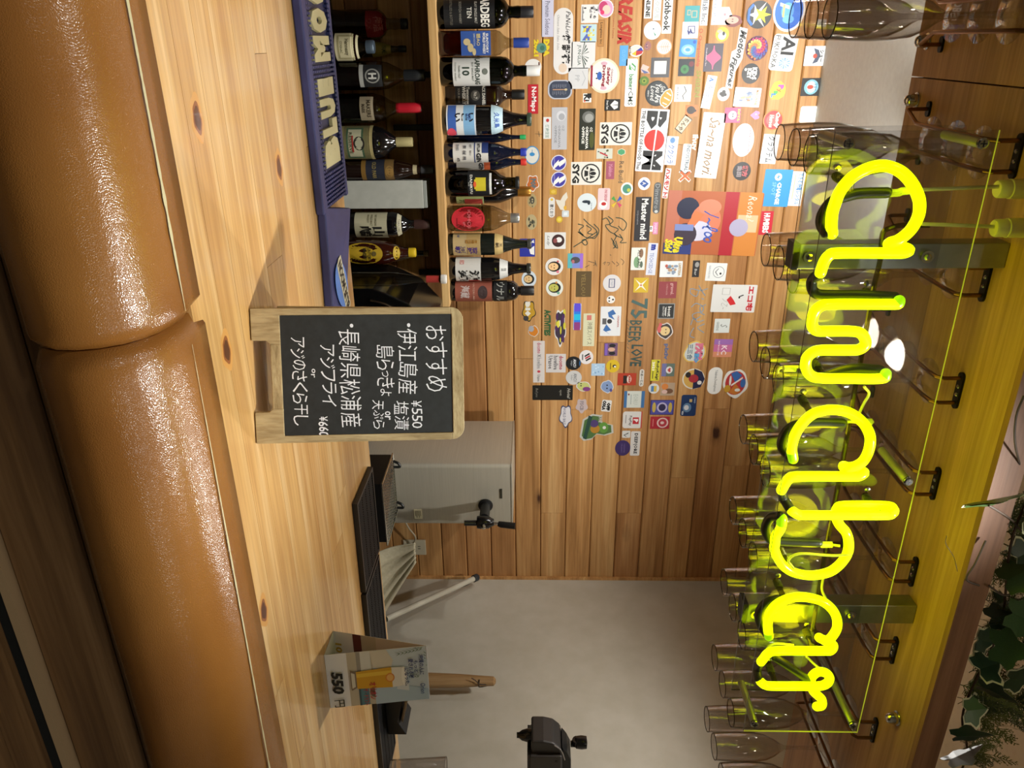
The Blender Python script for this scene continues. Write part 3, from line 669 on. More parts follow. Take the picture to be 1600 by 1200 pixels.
bottle('whisky_bottle', 'black bottle standing behind the beach picture bottle, grey label edge showing', 190, 203, 790, WINE, DARK, BLACK, 0.05, [(0.12, .5, 75, '6a6650', [T('OLD', (.2, .6, .8, .9), '2a2820', .02)])], Y=2.79)
gin = lambda l, a, b, c, wt, Y, lb: bottle('gin_bottle', l, a, b, wt, WINE, NAVY, c, 0.07, lb, Y=Y)
gl = [(0.11, 0.54, 82, 'd2cfc8', [('r', (0, .82, .5, 1), '24366e'), ('r', (0, .6, 1, .63), '24366e'), T('GIN', (.5, .66, .98, .8), '14141c', .05), T('DISTILLER', (.05, .67, .48, .79), '14141c', .03), T('の香り', (.1, .44, .3, .56), '40404a'), T('味わい', (.4, .44, .6, .56), '40404a'), T('茶 桜 柚', (.15, .28, .8, .38), '40404a'), T('原材料', (.1, .08, .4, .18), '6a6a70'), T('47%', (.7, .1, .9, .2), '14141c', .02)])]
gin('navy gin bottle with white printed label and green cap, rearmost of three alike', 205, 223, mat('2aa05a', .4), 821, 2.76, [])
gin('navy gin bottle with white printed label and blue cap', 222, 253, mat('2a3aa0', .4), 822, 2.66, gl)
gin('navy gin bottle with a red cap, its label half hidden', 240, 266, mat('c8352c', .4), 822, 2.765, [(0.11, 0.54, 80, 'b8b4ae', [('r', (0, .82, 1, 1), 'b8542c'), T('GIN', (.5, .66, .98, .8), '14141c', .05)])])
bottle('liquor_bottle', 'black bottle with a pale green label and a gold foil cap behind the jug', 280, 318, 829, WINE, DARK, mat('b07c34', 0.3, 0.8), 0.16, [(0.08, 0.42, 80, 'a8b478', [('r', (.7, .3, .98, .95), 'a83a34'), T('茶', (.75, .1, .95, .3), '3a3a20', .02)])], Y=2.79)
bottle('liquor_bottle', 'broad clear jug with a yellow trapezoid on a black label', 264, 307, 811, [(0, 0), (.85, 0), (.97, .04), (1, .12), (1, .62), (.93, .68), (.62, .75), (.44, .82), (.42, .95), (.46, .96), (.46, 1)], OLIVE, BLACK, 0.05,
  [(0.31, 0.60, 68, '0d1014', [('r', (.30, .36, .72, .84), 'c8b828'), ('r', (.36, .3, .66, .4), 'd0bc2a'), ('e', (.42, .26, .6, .4), 'd85a2c'), T('DANRYU', (.15, .1, .9, .22), 'd8d8d0', .03), T('果樹', (.4, .02, .6, .08), '9a9a92')]), (0.60, 0.63, 50, 'cfcfca', [])], liquid=OLQ, fill=0.31, capr=1.05)
bottle('liquor_bottle', 'clear pot-bellied bottle with a big round red label and silver cap', 319, 362, 811, ROUND, CLEAR, mat('b0b0ae', 0.3, 0.8), 0.12,
  [(0.07, 0.53, 62, 'c02430', [T('iOHOJi', (.1, .45, .9, .58), 'd86a70', .01), T('gin', (.6, .34, .8, .42), 'd86a70'), ('r', (.45, .16, .85, .175), '7a141c')], 'oval')], liquid=CLQ, fill=0.6)
bottle('sake_bottle', 'black bottle with gold tan label and purple brush writing', 363, 399, 830, SAKE, mat('161a16', 0.18), mat('3a3a36', 0.3), 0.05,
  [(0.06, 0.39, 84, 'b09a6e', [('r', (.02, .5, .98, .98), 'a88c58'), T('琉球', (.55, .5, .9, .9), '4a2a6a', .04, -90), T('王朝', (.45, .08, .9, .45), '3a2468', .04, -90), T('泡盛', (.08, .1, .2, .3), '3a4a7a', .01), T('本場泡盛', (.3, .45, .45, .9), '9a6a1c', .01, -90)]), (0.56, 0.66, 80, 'bfa468', [T('王朝', (.35, .1, .65, .9), '4a3a18', .02, -90)])])
bottle('sake_bottle', 'black bottle with white label and bold black brush writing', 400, 439, 829, SAKE, DARK, mat('2a2c26', 0.3), 0.05,
  [(0.08, 0.39, 84, 'c8c6c0', [T('残', (.5, .1, .98, .5), '101010', .05, -90), T('波', (.5, .52, .98, .95), '101010', .05, -90), ('r', (.86, .5, .94, .95), 'a8342c'), T('印', (.14, .15, .3, .35), 'c87a78', .02)]), (0.62, 0.72, 75, 'c4c4c0', [T('残波', (.35, .2, .65, .8), '5a5a58', .01, -90)])])
def sash(r, R, H):
    bm = NB()
    for k, (t, rot) in enumerate((('う', 20), ('ま', -12), ('十', 8))):
        put_text(bm, t, -R*.6, H*(.64+k*.0), R*.6, H*.74, 0, 0) if 0 else None
    bm.free()
bottle('sake_bottle', 'black square-shouldered bottle with a red-brown label at the shelf end', 437, 471, 834, [(0, 0), (.95, 0), (1, .02), (1, .70), (.92, .76), (.7, .80), (.45, .815), (.4, .84), (.38, .99), (.42, 1)], DARK, BLACK, 0.16,
  [(0.06, 0.50, 84, '8a4a3a', [T('海蔵', (.25, .14, .75, .4), 'b8a8a4', .03), ('e', (.3, .62, .75, .88), '3a2a2a'), T('HATERUMA', (.1, .48, .9, .53), 'b8907e')]), (0.52, 0.68, 84, '0f0f10', [T('ウナル', (.1, .2, .9, .8), 'a8a8a2', .01)])])
# --- lower row under the shelf
LB = dict(zb=BZ, Y=2.64, group='bottles under the shelf')
LBB = dict(zb=BZ, Y=2.78, group='bottles under the shelf')
bottle('liquor_bottle', 'clear bottle with a red square label under the shelf at the top', 12, 57, 636, WHISK, CLEAR, BLACK, 0.08, [(0.50, 0.74, 60, '8e1c22', [T('梅酒', (.2, .4, .8, .9), 'b86a68', .01), T('ウメ', (.3, .05, .7, .35), 'a04a4a')])], liquid=CLQ, fill=0.5, **LBB)
bottle('cognac_bottle', 'squat cognac bottle with a cream framed label and amber liquor', 48, 92, 584, [(0, 0), (.9, 0), (1, .06), (1, .62), (.8, .74), (.5, .82), (.42, .88), (.42, 1)], CLEAR, mat('5c6a78', 0.3, 0.5), 0.14,
  [(0.32, 0.74, 70, 'c6bd98', [('r', (.12, .12, .88, .88), '9a916a'), ('r', (.18, .2, .82, .8), 'c6bd98'), T('Hennessy', (.22, .4, .78, .62), '4a452c', .02), T('COGNAC', (.3, .24, .7, .34), '6a6444')])], liquid=AMBD, fill=0.7, **LB)
bottle('liquor_bottle', 'bottle with yellow green label and black cap behind the cognac', 62, 86, 634, WINE, mat('3a2e14', 0.2), BLACK, 0.1, [(0.55, 0.80, 80, 'a89848', [T('YAME', (.2, .5, .8, .8), '3a4a20', .02)])], zb=BZ, Y=2.80, group='bottles under the shelf')
bottle('bourbon_bottle', 'large clear bourbon bottle with black crest label and dark stopper', 93, 138, 663, [(0, 0), (.94, 0), (1, .02), (1, .56), (.9, .64), (.55, .74), (.36, .79), (.34, .82), (.4, .83), (.36, 1)], CLEAR, mat('1c1e20', 0.35), 0.2,
  [(0.42, 0.60, 48, '17181a', [('e', (.2, .1, .8, .9), '8a8a84'), ('e', (.26, .18, .74, .82), '1c1d20'), T('H', (.36, .28, .64, .72), 'c8c8c0', .04)]), (0.38, .42, 48, 'a0a09a', [])], liquid=AMB, fill=0.42, **LB)
bottle('bourbon_bottle', 'round bourbon bottle whose neck is dipped in red wax', 143, 190, 658, [(0, 0), (.9, 0), (1, .03), (1, .5), (.85, .6), (.5, .68), (.34, .74), (.3, .95), (.3, 1)], CLEAR, mat('b01c2a', 0.3, coat=.4), 0.26,
  [(0.38, 0.52, 50, '8c8068', [T('MAKERS', (.1, .5, .9, .8), '3a3020', .02), T('MARK', (.3, .15, .7, .4), '3a3020', .02)])], liquid=RUM, fill=0.42, **LB)
def ball(r, R, H): pass
bottle('rum_bottle', 'stout black rum bottle with ornate green cream label and a pale cork top', 194, 246, 644, [(0, 0), (.93, 0), (1, .03), (1, .56), (.88, .66), (.55, .74), (.34, .79), (.26, .82), (.26, 1)], DARK, mat('a89c6c', 0.5), 0.27,
  [(0.16, 0.55, 80, '8c835a', [('r', (.0, .12, 1, .86), '6b6644'), ('r', (.12, .2, .9, .72), '3f5a42'), ('r', (.18, .26, .84, .66), 'b4b294'), ('e', (.36, .42, .66, .76), '1e1c18'), ('e', (.42, .47, .60, .71), 'a8a68c'), T('RESERVE', (.22, .28, .78, .38), '4a4a34', .02), ('r', (.34, .36, .7, .42), '9a2a24'), ('r', (0, .9, 1, 1), 'a89a6a')])], **LB)
bottle('whisky_bottle', 'dark whisky bottle with gold trimmed navy label beside the rum', 247, 280, 677, WINE, DBROWN, mat('3a3a3c', 0.4), 0.12,
  [(0.30, 0.62, 82, '1e2230', [('r', (0, 0, 1, .14), '7a5a24'), ('r', (0, .72, 1, 1), '6a5028'), ('e', (.35, .74, .75, 1), '8a6a34'), T('OLD PARR', (.15, .3, .85, .5), '8a7a4a', .02)]), (0.8, .84, 85, 'a89c78', [])], **LB)
bx = onY(600, 302, 2.66); s_ = mpp(bx)
r = root('carton', (bx.x, 2.66, BZ), 'plain pale grey upright bottle carton under the shelf', 'box', rz=-0.08)
W_ = 21*s_; Ht = onY(664, 302, 2.66).z-BZ
obj('carton_body', box(NB(), (-W_, -0.045, 0.0003), (W_, 0.045, Ht)), noisy('grey_card', 'a2a39a', 'aeafa6', 0.6, 30, 0.05), r, bev=0.0015)
obj('carton_lid', box(NB(), (-W_*.97, -0.044, Ht+0.0005), (W_*.97, 0.044, Ht+0.012)), mat('8f938c', 0.5), r, bev=0.001)
bottle('whisky_bottle', 'black whisky bottle with cream label and black calligraphy beside the carton', 329, 370, 672, [(0, 0), (.95, 0), (1, .02), (1, .60), (.92, .66), (.6, .73), (.38, .77), (.34, .8), (.34, 1)], DARK, mat('3a2420', 0.4), 0.17,
  [(0.20, 0.55, 78, 'b0aa8e', [T('山崎', (.52, .1, .95, .92), '14120e', .05, -90), T('THE YAMAZAKI', (.08, .62, .5, .7), '6a644c', .02), T('SINGLE MALT', (.08, .5, .5, .57), '6a644c'), T('WHISKY', (.08, .4, .4, .46), '6a644c')]), (0.655, 0.70, 70, 'b0aa8e', [T('YAMAZAKI', (.2, .2, .8, .8), '6a644c')])], **LB)
bottle('whisky_bottle', 'amber whisky bottle with yellow oval label and yellow cap', 373, 414, 649, ROUND, mat('2c0c06', 0.12, coat=.4), mat('c8a81e', 0.4), 0.08,
  [(0.14, 0.62, 56, 'a88a18', [T('SUNTORY', (.15, .62, .85, .7), '2a2208', .02), T('WHISKY', (.2, .5, .8, .6), '2a2208', .03), ('e', (.4, .72, .6, .84), '55481a')], 'oval'), (0.74, 0.82, 62, 'b4961c', [], 'oval')], zb=BZ, Y=2.55, group='bottles under the shelf')
bottle('liquor_bottle', 'small dark bottle with a brass stopper behind the yellow label bottle', 382, 408, 669, WINE, DGREEN, mat('6a5424', 0.4, .5), 0.06, [(0.70, 0.86, 60, '9a9a94', [])], zb=BZ, Y=2.79, group='bottles under the shelf')
sp = onY(640, 199, 2.80)
tag(obj('knife_rack_bar', box(NB(), (sp.x-0.010, 2.79, onY(615, 199, 2.8).z), (sp.x+0.010, 2.808, SZ-0.0275)), BLACK, None, bev=0.003), 'short black bar hanging down under the bottle shelf', 'hook')
# --- appliances beside the bottles
def at(u, Y): return onY(834, u, Y).x
a = root('rice_cooker', (at(478, 2.45), 2.42, BZ), 'black countertop appliance with a curved chrome trim and blue display', 'appliance')
hh = onY(642, 470, 2.45).z-BZ; x0, x1 = at(428, 2.45)-a.location.x, at(560, 2.45)-a.location.x
bm = NB(); pts = [(x0, 0), (x1, 0), (x1, hh+.09), (x0+.13, hh+.09), (x0+.05, hh+.02), (x0+.015, hh-.05), (x0, hh-.09)]
Mx = Matrix(((1, 0, 0, 0), (0, 0, 1, 0), (0, 1, 0, 0), (0, 0, 0, 1)))
prism(bm, pts, -0.13, 0.16, M=Mx); obj('housing', bm, BLACKG, a, bev=0.004)
bm = NB(); tube(bm, smoothpts([(x0+.035, -0.133, hh-.10), (x0+.05, -.133, hh-.05), (x0+.085, -.133, hh-.0), (x0+.15, -.133, hh+.062), (x1-.01, -.133, hh+.066)], 6), 0.004, 8); obj('chrome_trim', bm, mat('8a7a6a', .25, 1.0), a, smooth=True)
bm = NB(); prism(bm, [(x0+.06, hh-.085), (x1-.01, hh-.085), (x1-.01, hh+.055), (x0+.16, hh+.055), (x0+.10, hh+.0)], -0.1335, -0.1305, M=Mx); obj('glass_panel', bm, mat('1a1412', 0.15), a)
bm = NB()
for i, (t, c) in enumerate((('3:07', 0), ('●', 1), ('■ ■', 0))): put_text(bm, t, x0+.075+i*.022, hh-.05+i*.03, x0+.10+i*.022, hh-.035+i*.03, 0, c, fn=lambda x, y, z: (x, -0.1342, y))
obj('display', bm, [mat('6aa0e8', .5, emis=1.2), mat('e88a4a', .5, emis=1.0)], a)
bottle('swing_top_bottle', 'small swing-top bottle with a red and white stopper under the shelf end', 424, 447, 697, [(0, 0), (.95, 0), (1, .02), (1, .62), (.8, .7), (.5, .78), (.45, .96), (.5, 1)], CLEAR, mat('d8d4ce', 0.4), 0.035, [(0.86, 0.95, 120, 'a8322c', [])], zb=BZ+0.0, Y=2.19, group='bottles under the shelf', capr=1.3)
# beer tower
TX0, TX1, TY0, TZ1 = 1.398, 1.655, 2.40, 1.371
b = root('beer_dispenser', ((TX0+TX1)/2, TY0+.2, BZ), 'stainless steel box beer dispenser with a black tap', 'beer tap'); ox, oy = b.location.x, b.location.y
bm = NB(); prism(bm, rrect(TX0-ox, TY0-oy, TX1-ox, 2.76-oy, 0.014, 4), 0.02, TZ1-BZ-0.003); obj('steel_cabinet', bm, STEEL, b, smooth=True)
bm = NB(); prism(bm, rrect(TX0-ox-.002, TY0-oy-.002, TX1-ox+.002, 2.762-oy, 0.014, 4), TZ1-BZ-0.0028, TZ1-BZ+0.001); obj('top_lid', bm, STEEL, b, smooth=True)
obj('drip_base', box(NB(), (TX0-ox-.01, TY0-oy+.001, 0.0005), (TX1-ox+.03, 2.76-oy, 0.0198)), BLACK, b)
tp = onY(757, 806, 2.33); tx, tz = tp.x-ox, tp.z-BZ; fy = TY0-oy
bm = NB(); lathe(bm, [(0.027, fy-.0005), (0.027, fy-.005), (0.018, fy-.008), (0.018, fy-.085)], 20, c=(tx, 0, tz), axis='Y', close=True); obj('tap_shank', bm, BLACK, b, smooth=True)
bm = NB(); lathe(bm, [(0.022, -.024), (0.024, -.01), (0.022, .018), (0.016, .027), (0.012, .036)], 18, c=(tx, fy-.11, tz), close=True); obj('tap_body', bm, BLACKG, b, smooth=True)
bm = NB(); tube(bm, [(tx, fy-.115, tz-.022), (tx-.006, fy-.125, tz-.068)], [0.0105, .0095], 12); obj('spout', bm, BLACKG, b, smooth=True)
bm = NB(); tube(bm, [(tx+.003, fy-.113, tz+.033), (tx+.003, fy-.115, tz+.054)], [.006, .005], 10); obj('lever_pin', bm, CHROME, b, smooth=True)
bm = NB(); tube(bm, [(tx+.003, fy-.115, tz+.052), (tx+.004, fy-.118, tz+.062), (tx+.006, fy-.124, tz+.112)], [.0095, .0115, .012], 12); obj('lever', bm, BLACK, b, smooth=True)
bm = NB(); lathe(bm, [(0.0095, -.0), (0.009, -.005), (.004, -.009)], 12, c=(tx+.002, fy-.134, tz+.0), axis='Y', close=True); obj('tap_nut', bm, CHROME, b, smooth=True)
n1 = onY(783, 771, TY0); bm = NB(); box(bm, (n1.x-ox-.020, fy-.0025, n1.z-BZ-.004), (n1.x-ox+.020, fy-.0003, n1.z-BZ+.004)); obj('name_plate', bm, mat('2e2c22', 0.4), b)
n1 = onY(653, 803, TY0); bm = NB(); X_, Z_ = n1.x-ox, n1.z-BZ; box(bm, (X_-.021, fy-.0012, Z_-.014), (X_+.021, fy-.0003, Z_+.016))
for i in range(5): box(bm, (X_-.014, fy-.0016, Z_-.009+i*.0045), (X_+.008+.007*(i % 2), fy-.00125, Z_-.0075+i*.0045), mi=1)
obj('info_sticker', bm, [mat('cfc6a6', 0.6), mat('3a362c', 0.6)], b)
# wire drip tray
TZ = 0.945; c0 = onZ(597, 762, TZ); c1 = onZ(606, 850, TZ); tf = c0.y; tl, tr = onZ(605, 733, TZ).x, c1.x
t = root('drip_tray', (tl, tf, TZ), 'wire mesh drip tray on a black stand in front of the beer dispenser', 'tray'); L_, D_ = tr-tl, TY0-.004-tf
bm = NB(); P_ = [(0, 0, 0), (L_, 0, 0), (L_, D_, 0), (0, D_, 0), (0, 0, 0)]; tube(bm, [Vector(p) for p in P_], .0028, 6); obj('rim_wire', bm, CHROME, t, smooth=True)
bm = NB()
for i in range(1, 22): tube(bm, [(L_*i/22, 0, 0), (L_*i/22, D_, 0)], .0011, 5)
for i in range(1, 11): tube(bm, [(0, D_*i/11, 0), (L_, D_*i/11, 0)], .0011, 5)
obj('mesh_wires', bm, CHROME, t, smooth=True)
for xx in (.025, L_-.045):
    bm = NB(); tube(bm, smoothpts([(xx, D_-.012, .004), (xx+.004, D_-.02, .022), (xx+.018, D_-.02, .026), (xx+.024, D_-.012, .004)], 5), .005, 8); obj('clip', bm, BLACK, t, smooth=True)
obj('tray_stand', box(NB(), (.004, .012, BZ-TZ+.0005), (L_-.004, D_-.001, -.006)), BLACK, t)
# ================================================================ stickers, posters and writing on the plank wall
def t(s, x0, y0, x1, y1, c='202020', b=0.015, sh=0.0, rot=0): return ('t', s, x0, y0, x1, y1, c, b, sh, rot)
def r_(x0, y0, x1, y1, c): return ('g', rrect(x0, y0, x1, y1, 0.0001, 1), c)
def e_(cx, cy, rx, ry, c): return ('g', ell(cx, cy, rx, ry, 20), c)
def g_(p, c): return ('g', p, c)
def ring(cx, cy, rx, ry, c, c2, k=0.85): return [e_(cx, cy, rx, ry, c), e_(cx, cy, rx*k, ry*k, c2)]
NST = [0]
def S(b, label, bg, items=(), shape='r', rot=0, name='wall_sticker', cat='sticker', edge=None, grp='stickers on the plank wall', lift=0):
    x0, y0, x1, y1 = b; cx, cy = (x0+x1)/2, (y0+y1)/2
    c = onY(cx, cy, 2.8498); wd = (onY(cx, y1, 2.8498)-onY(cx, y0, 2.8498)).x; ht = (onY(x1, cy, 2.8498)-onY(x0, cy, 2.8498)).z
    i = NST[0]; NST[0] += 1
    bm = NB(); cols = []; idx = {}
    def mi(k):
        if k not in idx: idx[k] = len(cols); cols.append(mat(k, 0.42))
        return idx[k]
    base = 0.0002
    def outline(k=1.0):
        w2, h2 = wd/2*k, ht/2*k
        if shape == 'r': return rrect(-w2, -h2, w2, h2, min(w2, h2)*0.04, 1)
        if shape == 'rr': return rrect(-w2, -h2, w2, h2, min(w2, h2)*0.28, 4)
        if shape == 'pill': return rrect(-w2, -h2, w2, h2, min(w2, h2)*0.98, 8)
        if shape == 'e': return ell(0, 0, w2, h2, 32)
        if shape == 'hex': return [(w2*math.cos(a), h2*math.sin(a)) for a in [math.pi/3*k_ for k_ in range(6)]]
        if shape == 'shield': return rrect(-w2, -h2, w2, h2, min(w2, h2)*0.8, 8)
        if shape == 'cloud': return [(w2*(0.88+0.12*math.cos(5*a))*math.cos(a), h2*(0.88+0.12*math.cos(5*a))*math.sin(a)) for a in [2*math.pi*k_/50 for k_ in range(50)]]
        if shape == 'blob': return [(w2*(0.9+0.07*math.cos(3*a+i)+.03*math.sin(7*a))*math.cos(a), h2*(0.9+0.07*math.sin(2*a+i)+.03*math.cos(5*a))*math.sin(a)) for a in [2*math.pi*k_/44 for k_ in range(44)]]
        return [((p[0]*2-1)*w2, (p[1]*2-1)*h2) for p in shape]
    z = base+0.0004
    if bg:
        prism(bm, outline(), 0.00005, z, mi=mi(edge or bg), bottom=False)
        if edge: prism(bm, outline(0.88), z-0.00005, z+0.0001, mi=mi(bg), bottom=False); z += 0.0001
    for it in items:
        z += 0.00010
        if it[0] == 'g':
            f = bm.faces.new([bm.verts.new(((p[0]*2-1)*wd/2, (p[1]*2-1)*ht/2, z)) for p in it[1]]); f.material_index = mi(it[2])
        else:
            _, s, a0, b0, a1, b1, c_, bo, sh, ro = it
            put_text(bm, s, (a0*2-1)*wd/2, (b0*2-1)*ht/2, (a1*2-1)*wd/2, (b1*2-1)*ht/2, z, mi(c_), bold=bo, shear=sh, rot=ro, stretch=1.7, res=1)
    cr, sr = math.cos(math.radians(rot)), math.sin(math.radians(rot))
    me = bpy.data.meshes.new(name)
    bm.transform(Matrix(((cr, -sr, 0, 0), (0, 0, -1, 0), (sr, cr, 0, 0), (0, 0, 0, 1))))
    bm.to_mesh(me); bm.free()
    for m in cols: me.materials.append(m)
    o = bpy.data.objects.new(name, me); COL.objects.link(o); o.location = (c.x, 2.8499-lift*0.0009, c.z)
    return tag(o, label, cat, grp)
W = 'e9e9e6'; K = '1a1a1c'
def face(c='e8c08a', hair=K): return [e_(.5, .5, .3, .36, hair), e_(.5, .45, .22, .28, c), e_(.42, .5, .035, .03, K), e_(.58, .5, .035, .03, K), r_(.44, .32, .56, .35, 'a04030')]
def mots(n, cols, seed, x0=.12, x1=.88, s=.08):
    R = random.Random(seed); return [e_(R.uniform(x0, x1), R.uniform(x0, x1), R.uniform(s*.4, s), R.uniform(s*.4, s), R.choice(cols)) for _ in range(n)]
def lines(n, x0, y0, x1, y1, c, w_=.02): return [r_(x0, y0+(y1-y0)*k/n, x1-(x1-x0)*.2*(k % 2), y0+(y1-y0)*k/n+w_, c) for k in range(n)]
S((847,-12,865,58), 'lavender strip sticker with a pink heart at the top of the photo', 'c9c9dd', [t('Premium Solutions', .2, .25, .95, .7, '6a6a80'), e_(.1, .5, .04, .2, 'd8506a')])
S((865,13,895,117), 'long white capsule sticker with black brush lettering', 'dedcda', [t('PaNeLier', .05, .62, .42, .86, '303034', .01, .3), t('雑穀花', .40, .42, .84, .88, K, .05), t('Chinese Sake Sake Soba', .1, .18, .62, .30, '909094', .0, .3), e_(.9, .5, .07, .22, 'd8c4b0')], 'pill')
S((908,7,935,36), 'white comic drawing sticker beside the pink round one', 'e4e2e0', mots(14, ['6a6a6c', '3a3a3c', '9a9a9c'], 3)+[r_(.1, .08, .9, .11, '707070')])
S((907,38,932,66), 'pale blue square sticker with yellow stars and diamonds', 'b8d4dc', [g_([(.1,.1),(.5,.4),(.1,.7)], '5a6ab8'), g_([(.9,.1),(.5,.4),(.9,.7)], '5a6ab8')]+mots(16, ['e0cc3a', 'ead85a', 'f0e8a0'], 5))
S((934,31,944,73), 'thin brown outlined strip with small dark lettering', '9a6a38', [r_(.02, .08, .98, .92, 'b8844a'), t('Longtime Inc', .1, .25, .9, .75, '3a2818')])
S((934,-1,959,28), 'round pink sticker partly cut by the top of the photo', 'e8a0c4', [e_(.4, .35, .3, .28, 'c04070'), e_(.55, .55, .25, .25, 'e0c8b8'), e_(.7, .3, .12, .12, 'd8386a')], 'e', edge='e8e4ea')
S((893,65,930,107), 'white square sticker reading JUNGLIA under dark green leaf blades', 'dcdcdc', [t('JUNGLIA', .12, .22, .88, .40, '4a6058', .01)]+[g_([(.5+.0*k, .42), (.5+.11*k, .50+.30*(1-abs(k)/5)), (.5+.13*k, .48+.30*(1-abs(k)/5))], '26443a') for k in (-4, -3, -2, -1, 1, 2, 3, 4)])
S((888,106,919,139), 'pale grey square sticker with a faint embossed roof shape', 'cfd0d2', [t('PP', .34, .34, .66, .56, 'b0b2b6'), g_([(.15,.68),(.5,.84),(.85,.68),(.85,.72),(.5,.88),(.15,.72)], 'b4b6ba')])
S((833,61,859,89), 'yellow and black sticker reading DPA 2021 around a green figure', None, [t('DPA', .02, .62, .98, .98, 'e0c828', .07), t('2021', .02, .02, .98, .36, 'e0c828', .07), e_(.5, .5, .28, .3, '5a8a7a'), e_(.5, .55, .14, .14, '3a6a5c')])
S((820,92,846,117), 'small round white sticker with a brown arc behind the white bottle cap', 'dedcd8', [g_([(.2,.9),(.8,.9),(.85,.8),(.2,.82)], '5a2a1c')], 'e')
S((825,132,841,178), 'red rectangle sticker reading NoMaps in white', 'b8202e', [t('NoMaps', .08, .22, .92, .82, 'ece8e4', .03)], lift=1)
S((856,125,894,155), 'navy shield sticker with white rim and pillar emblem', '3a4256', [r_(.47, .2, .53, .7, 'b08a70')]+lines(8, .22, .2, .42, .8, '8a90a0')+lines(8, .58, .2, .78, .8, '8a90a0')+[e_(.5, .74, .06, .06, 'c8b890')], 'shield', edge='b8bcc8')
S((919,91,968,146), 'large round cream sticker reading Safety Driving with a blue capped owl', 'e4e0dc', [t('Okinawa', .3, .72, .7, .79, '8a2a44'), t('Safety', .22, .57, .8, .70, '8a1c34', .05), t('Driving', .2, .42, .82, .55, '8a1c34', .05), e_(.5, .25, .2, .16, 'f0eeea'), e_(.5, .36, .12, .08, '3060b0'), e_(.43, .27, .02, .03, K), e_(.57, .27, .02, .03, K), r_(.2, .08, .8, .14, '9a2a40'), e_(.15, .5, .05, .1, 'd0a8b8'), e_(.85, .5, .05, .1, 'd0a8b8')], 'e', edge='e0d4b8', lift=1)
S((911,146,924,160), 'tiny black and white square sticker with a red dot', W, [r_(.0, .5, .5, 1, K), t('Ki', .1, .1, .9, .8, K, .05), e_(.85, .2, .1, .1, 'd84a2a')])
S((945,155,969,173), 'black square sticker with a white pentagon', K, [g_([(.25,.85),(.75,.85),(.9,.62),(.5,.35),(.1,.62)], W), g_([(.5,.36),(.46,.84),(.54,.84)], K), t('Dream Team', .12, .08, .88, .26, W)])
S((963,-25,990,70), 'large slanted red lettering stuck straight on the wood', None, [t('CREASIR', .0, .1, 1, .95, 'b23024', .05, .25)], name='wall_lettering', cat='lettering')
S((957,-10,961,60), 'fine red caption under the large red lettering', None, [t('Planning the Creative Future', .0, .1, 1, .9, 'a84a34', .0)], name='wall_lettering', cat='lettering')
S((1007,-18,1019,29), 'white strip sticker reading ONLINE in black', W, [t('ONLINE', .1, .2, .95, .8, K, .04)])
S((1021,-15,1033,32), 'white strip sticker reading VLOGUE in pale grey', W, [t('VLOGUE', .1, .22, .95, .8, 'a8b0ac', .01)])
S((1036,-30,1051,53), 'long white strip sticker reading Sketchbook in black', W, [t('Sketchbook', .06, .15, .95, .85, K, .03)])
S((1006,33,1033,62), 'round white sticker with two small green leaves', 'e6ecec', [g_([(.55,.55),(.75,.72),(.8,.66)], '2a8a6a'), e_(.42, .55, .04, .04, '2a4a6a'), t('forestry', .25, .25, .75, .32, 'a0b0b0')], 'e')
S((1025,60,1050,86), 'round white sticker with orange edge and branching leaf lines', 'e8e0da', [g_([(.48,.1),(.52,.1),(.52,.9),(.48,.9)], 'c8a898')]+[g_([(.5,.3+.13*k),(.5+s*.32,.42+.13*k),(.5+s*.32,.45+.13*k),(.5,.34+.13*k)], 'c8a898') for k in range(4) for s in (-1, 1)], 'e', edge='d89a6a')
S((1006,64,1018,80), 'small muted mauve round sticker', '9a6a68', mots(8, ['c8a09a', '5a4a6a'], 9, .25, .75), 'blob')
S((968,71,981,103), 'plain sky blue rectangle sticker beside the red lettering', '5aa4dc', [t('CLOUD', .2, .3, .8, .7, '78b4e4')])
S((983,70,1005,89), 'white edged sticker with red, blue and yellow swirl', 'd8d0c8', [g_([(.5,.5),(.9,.5),(.75,.9),(.5,1)], 'b8303a'), g_([(.5,.5),(.5,1),(.2,.85)], '2a3a9a'), g_([(.5,.5),(.9,.5),(.75,.2)], 'd8b82a'), t('asobu', .1, .02, .9, .16, K)], 'e', edge=W)
S((977,92,995,167), 'long white sticker reading baserCMS with a green link mark', W, [t('baserCMS', .32, .3, .97, .72, '3a4a40', .01), g_([(.08,.5),(.16,.85),(.26,.8),(.18,.45)], '4aa05a'), g_([(.12,.5),(.18,.76),(.23,.74),(.17,.48)], W), g_([(.1,.3),(.24,.5),(.22,.25)], '4aa05a'), t('baser', .32, .3, .60, .72, '5aa06a', .01)], 'rr')
S((1017,90,1046,121), 'plain white square sticker with a dark grey frame', '56565a', [r_(.17, .17, .83, .83, 'd8d8d6')])
S((999,119,1014,134), 'small round green sticker', '5a7a34', [e_(.5, .5, .25, .25, '8a9a3a'), e_(.5, .5, .12, .12, '3a5a24')], 'e')
S((1008,126,1045,166), 'round charcoal sticker with white handwriting reading You Are', '3c4246', [t('See You', .2, .66, .82, .84, 'dcdcd8', .01, .3), t('You Are', .14, .42, .86, .66, 'dcdcd8', .02, .3), t('Loved', .2, .22, .8, .42, 'dcdcd8', .01, .3), t('BEERBOX', .38, .1, .62, .16, 'dcdcd8')], 'e', edge='2a2e32')
S((1031,137,1051,171), 'orange croissant shaped sticker with a white outline', 'e0983a', [g_([(.2,.4),(.3,.8),(.34,.78),(.26,.38)], W), g_([(.45,.3),(.52,.8),(.57,.78),(.5,.3)], W), g_([(.7,.3),(.74,.7),(.78,.66),(.75,.3)], W)], 'blob', edge=W, rot=-15, lift=1)
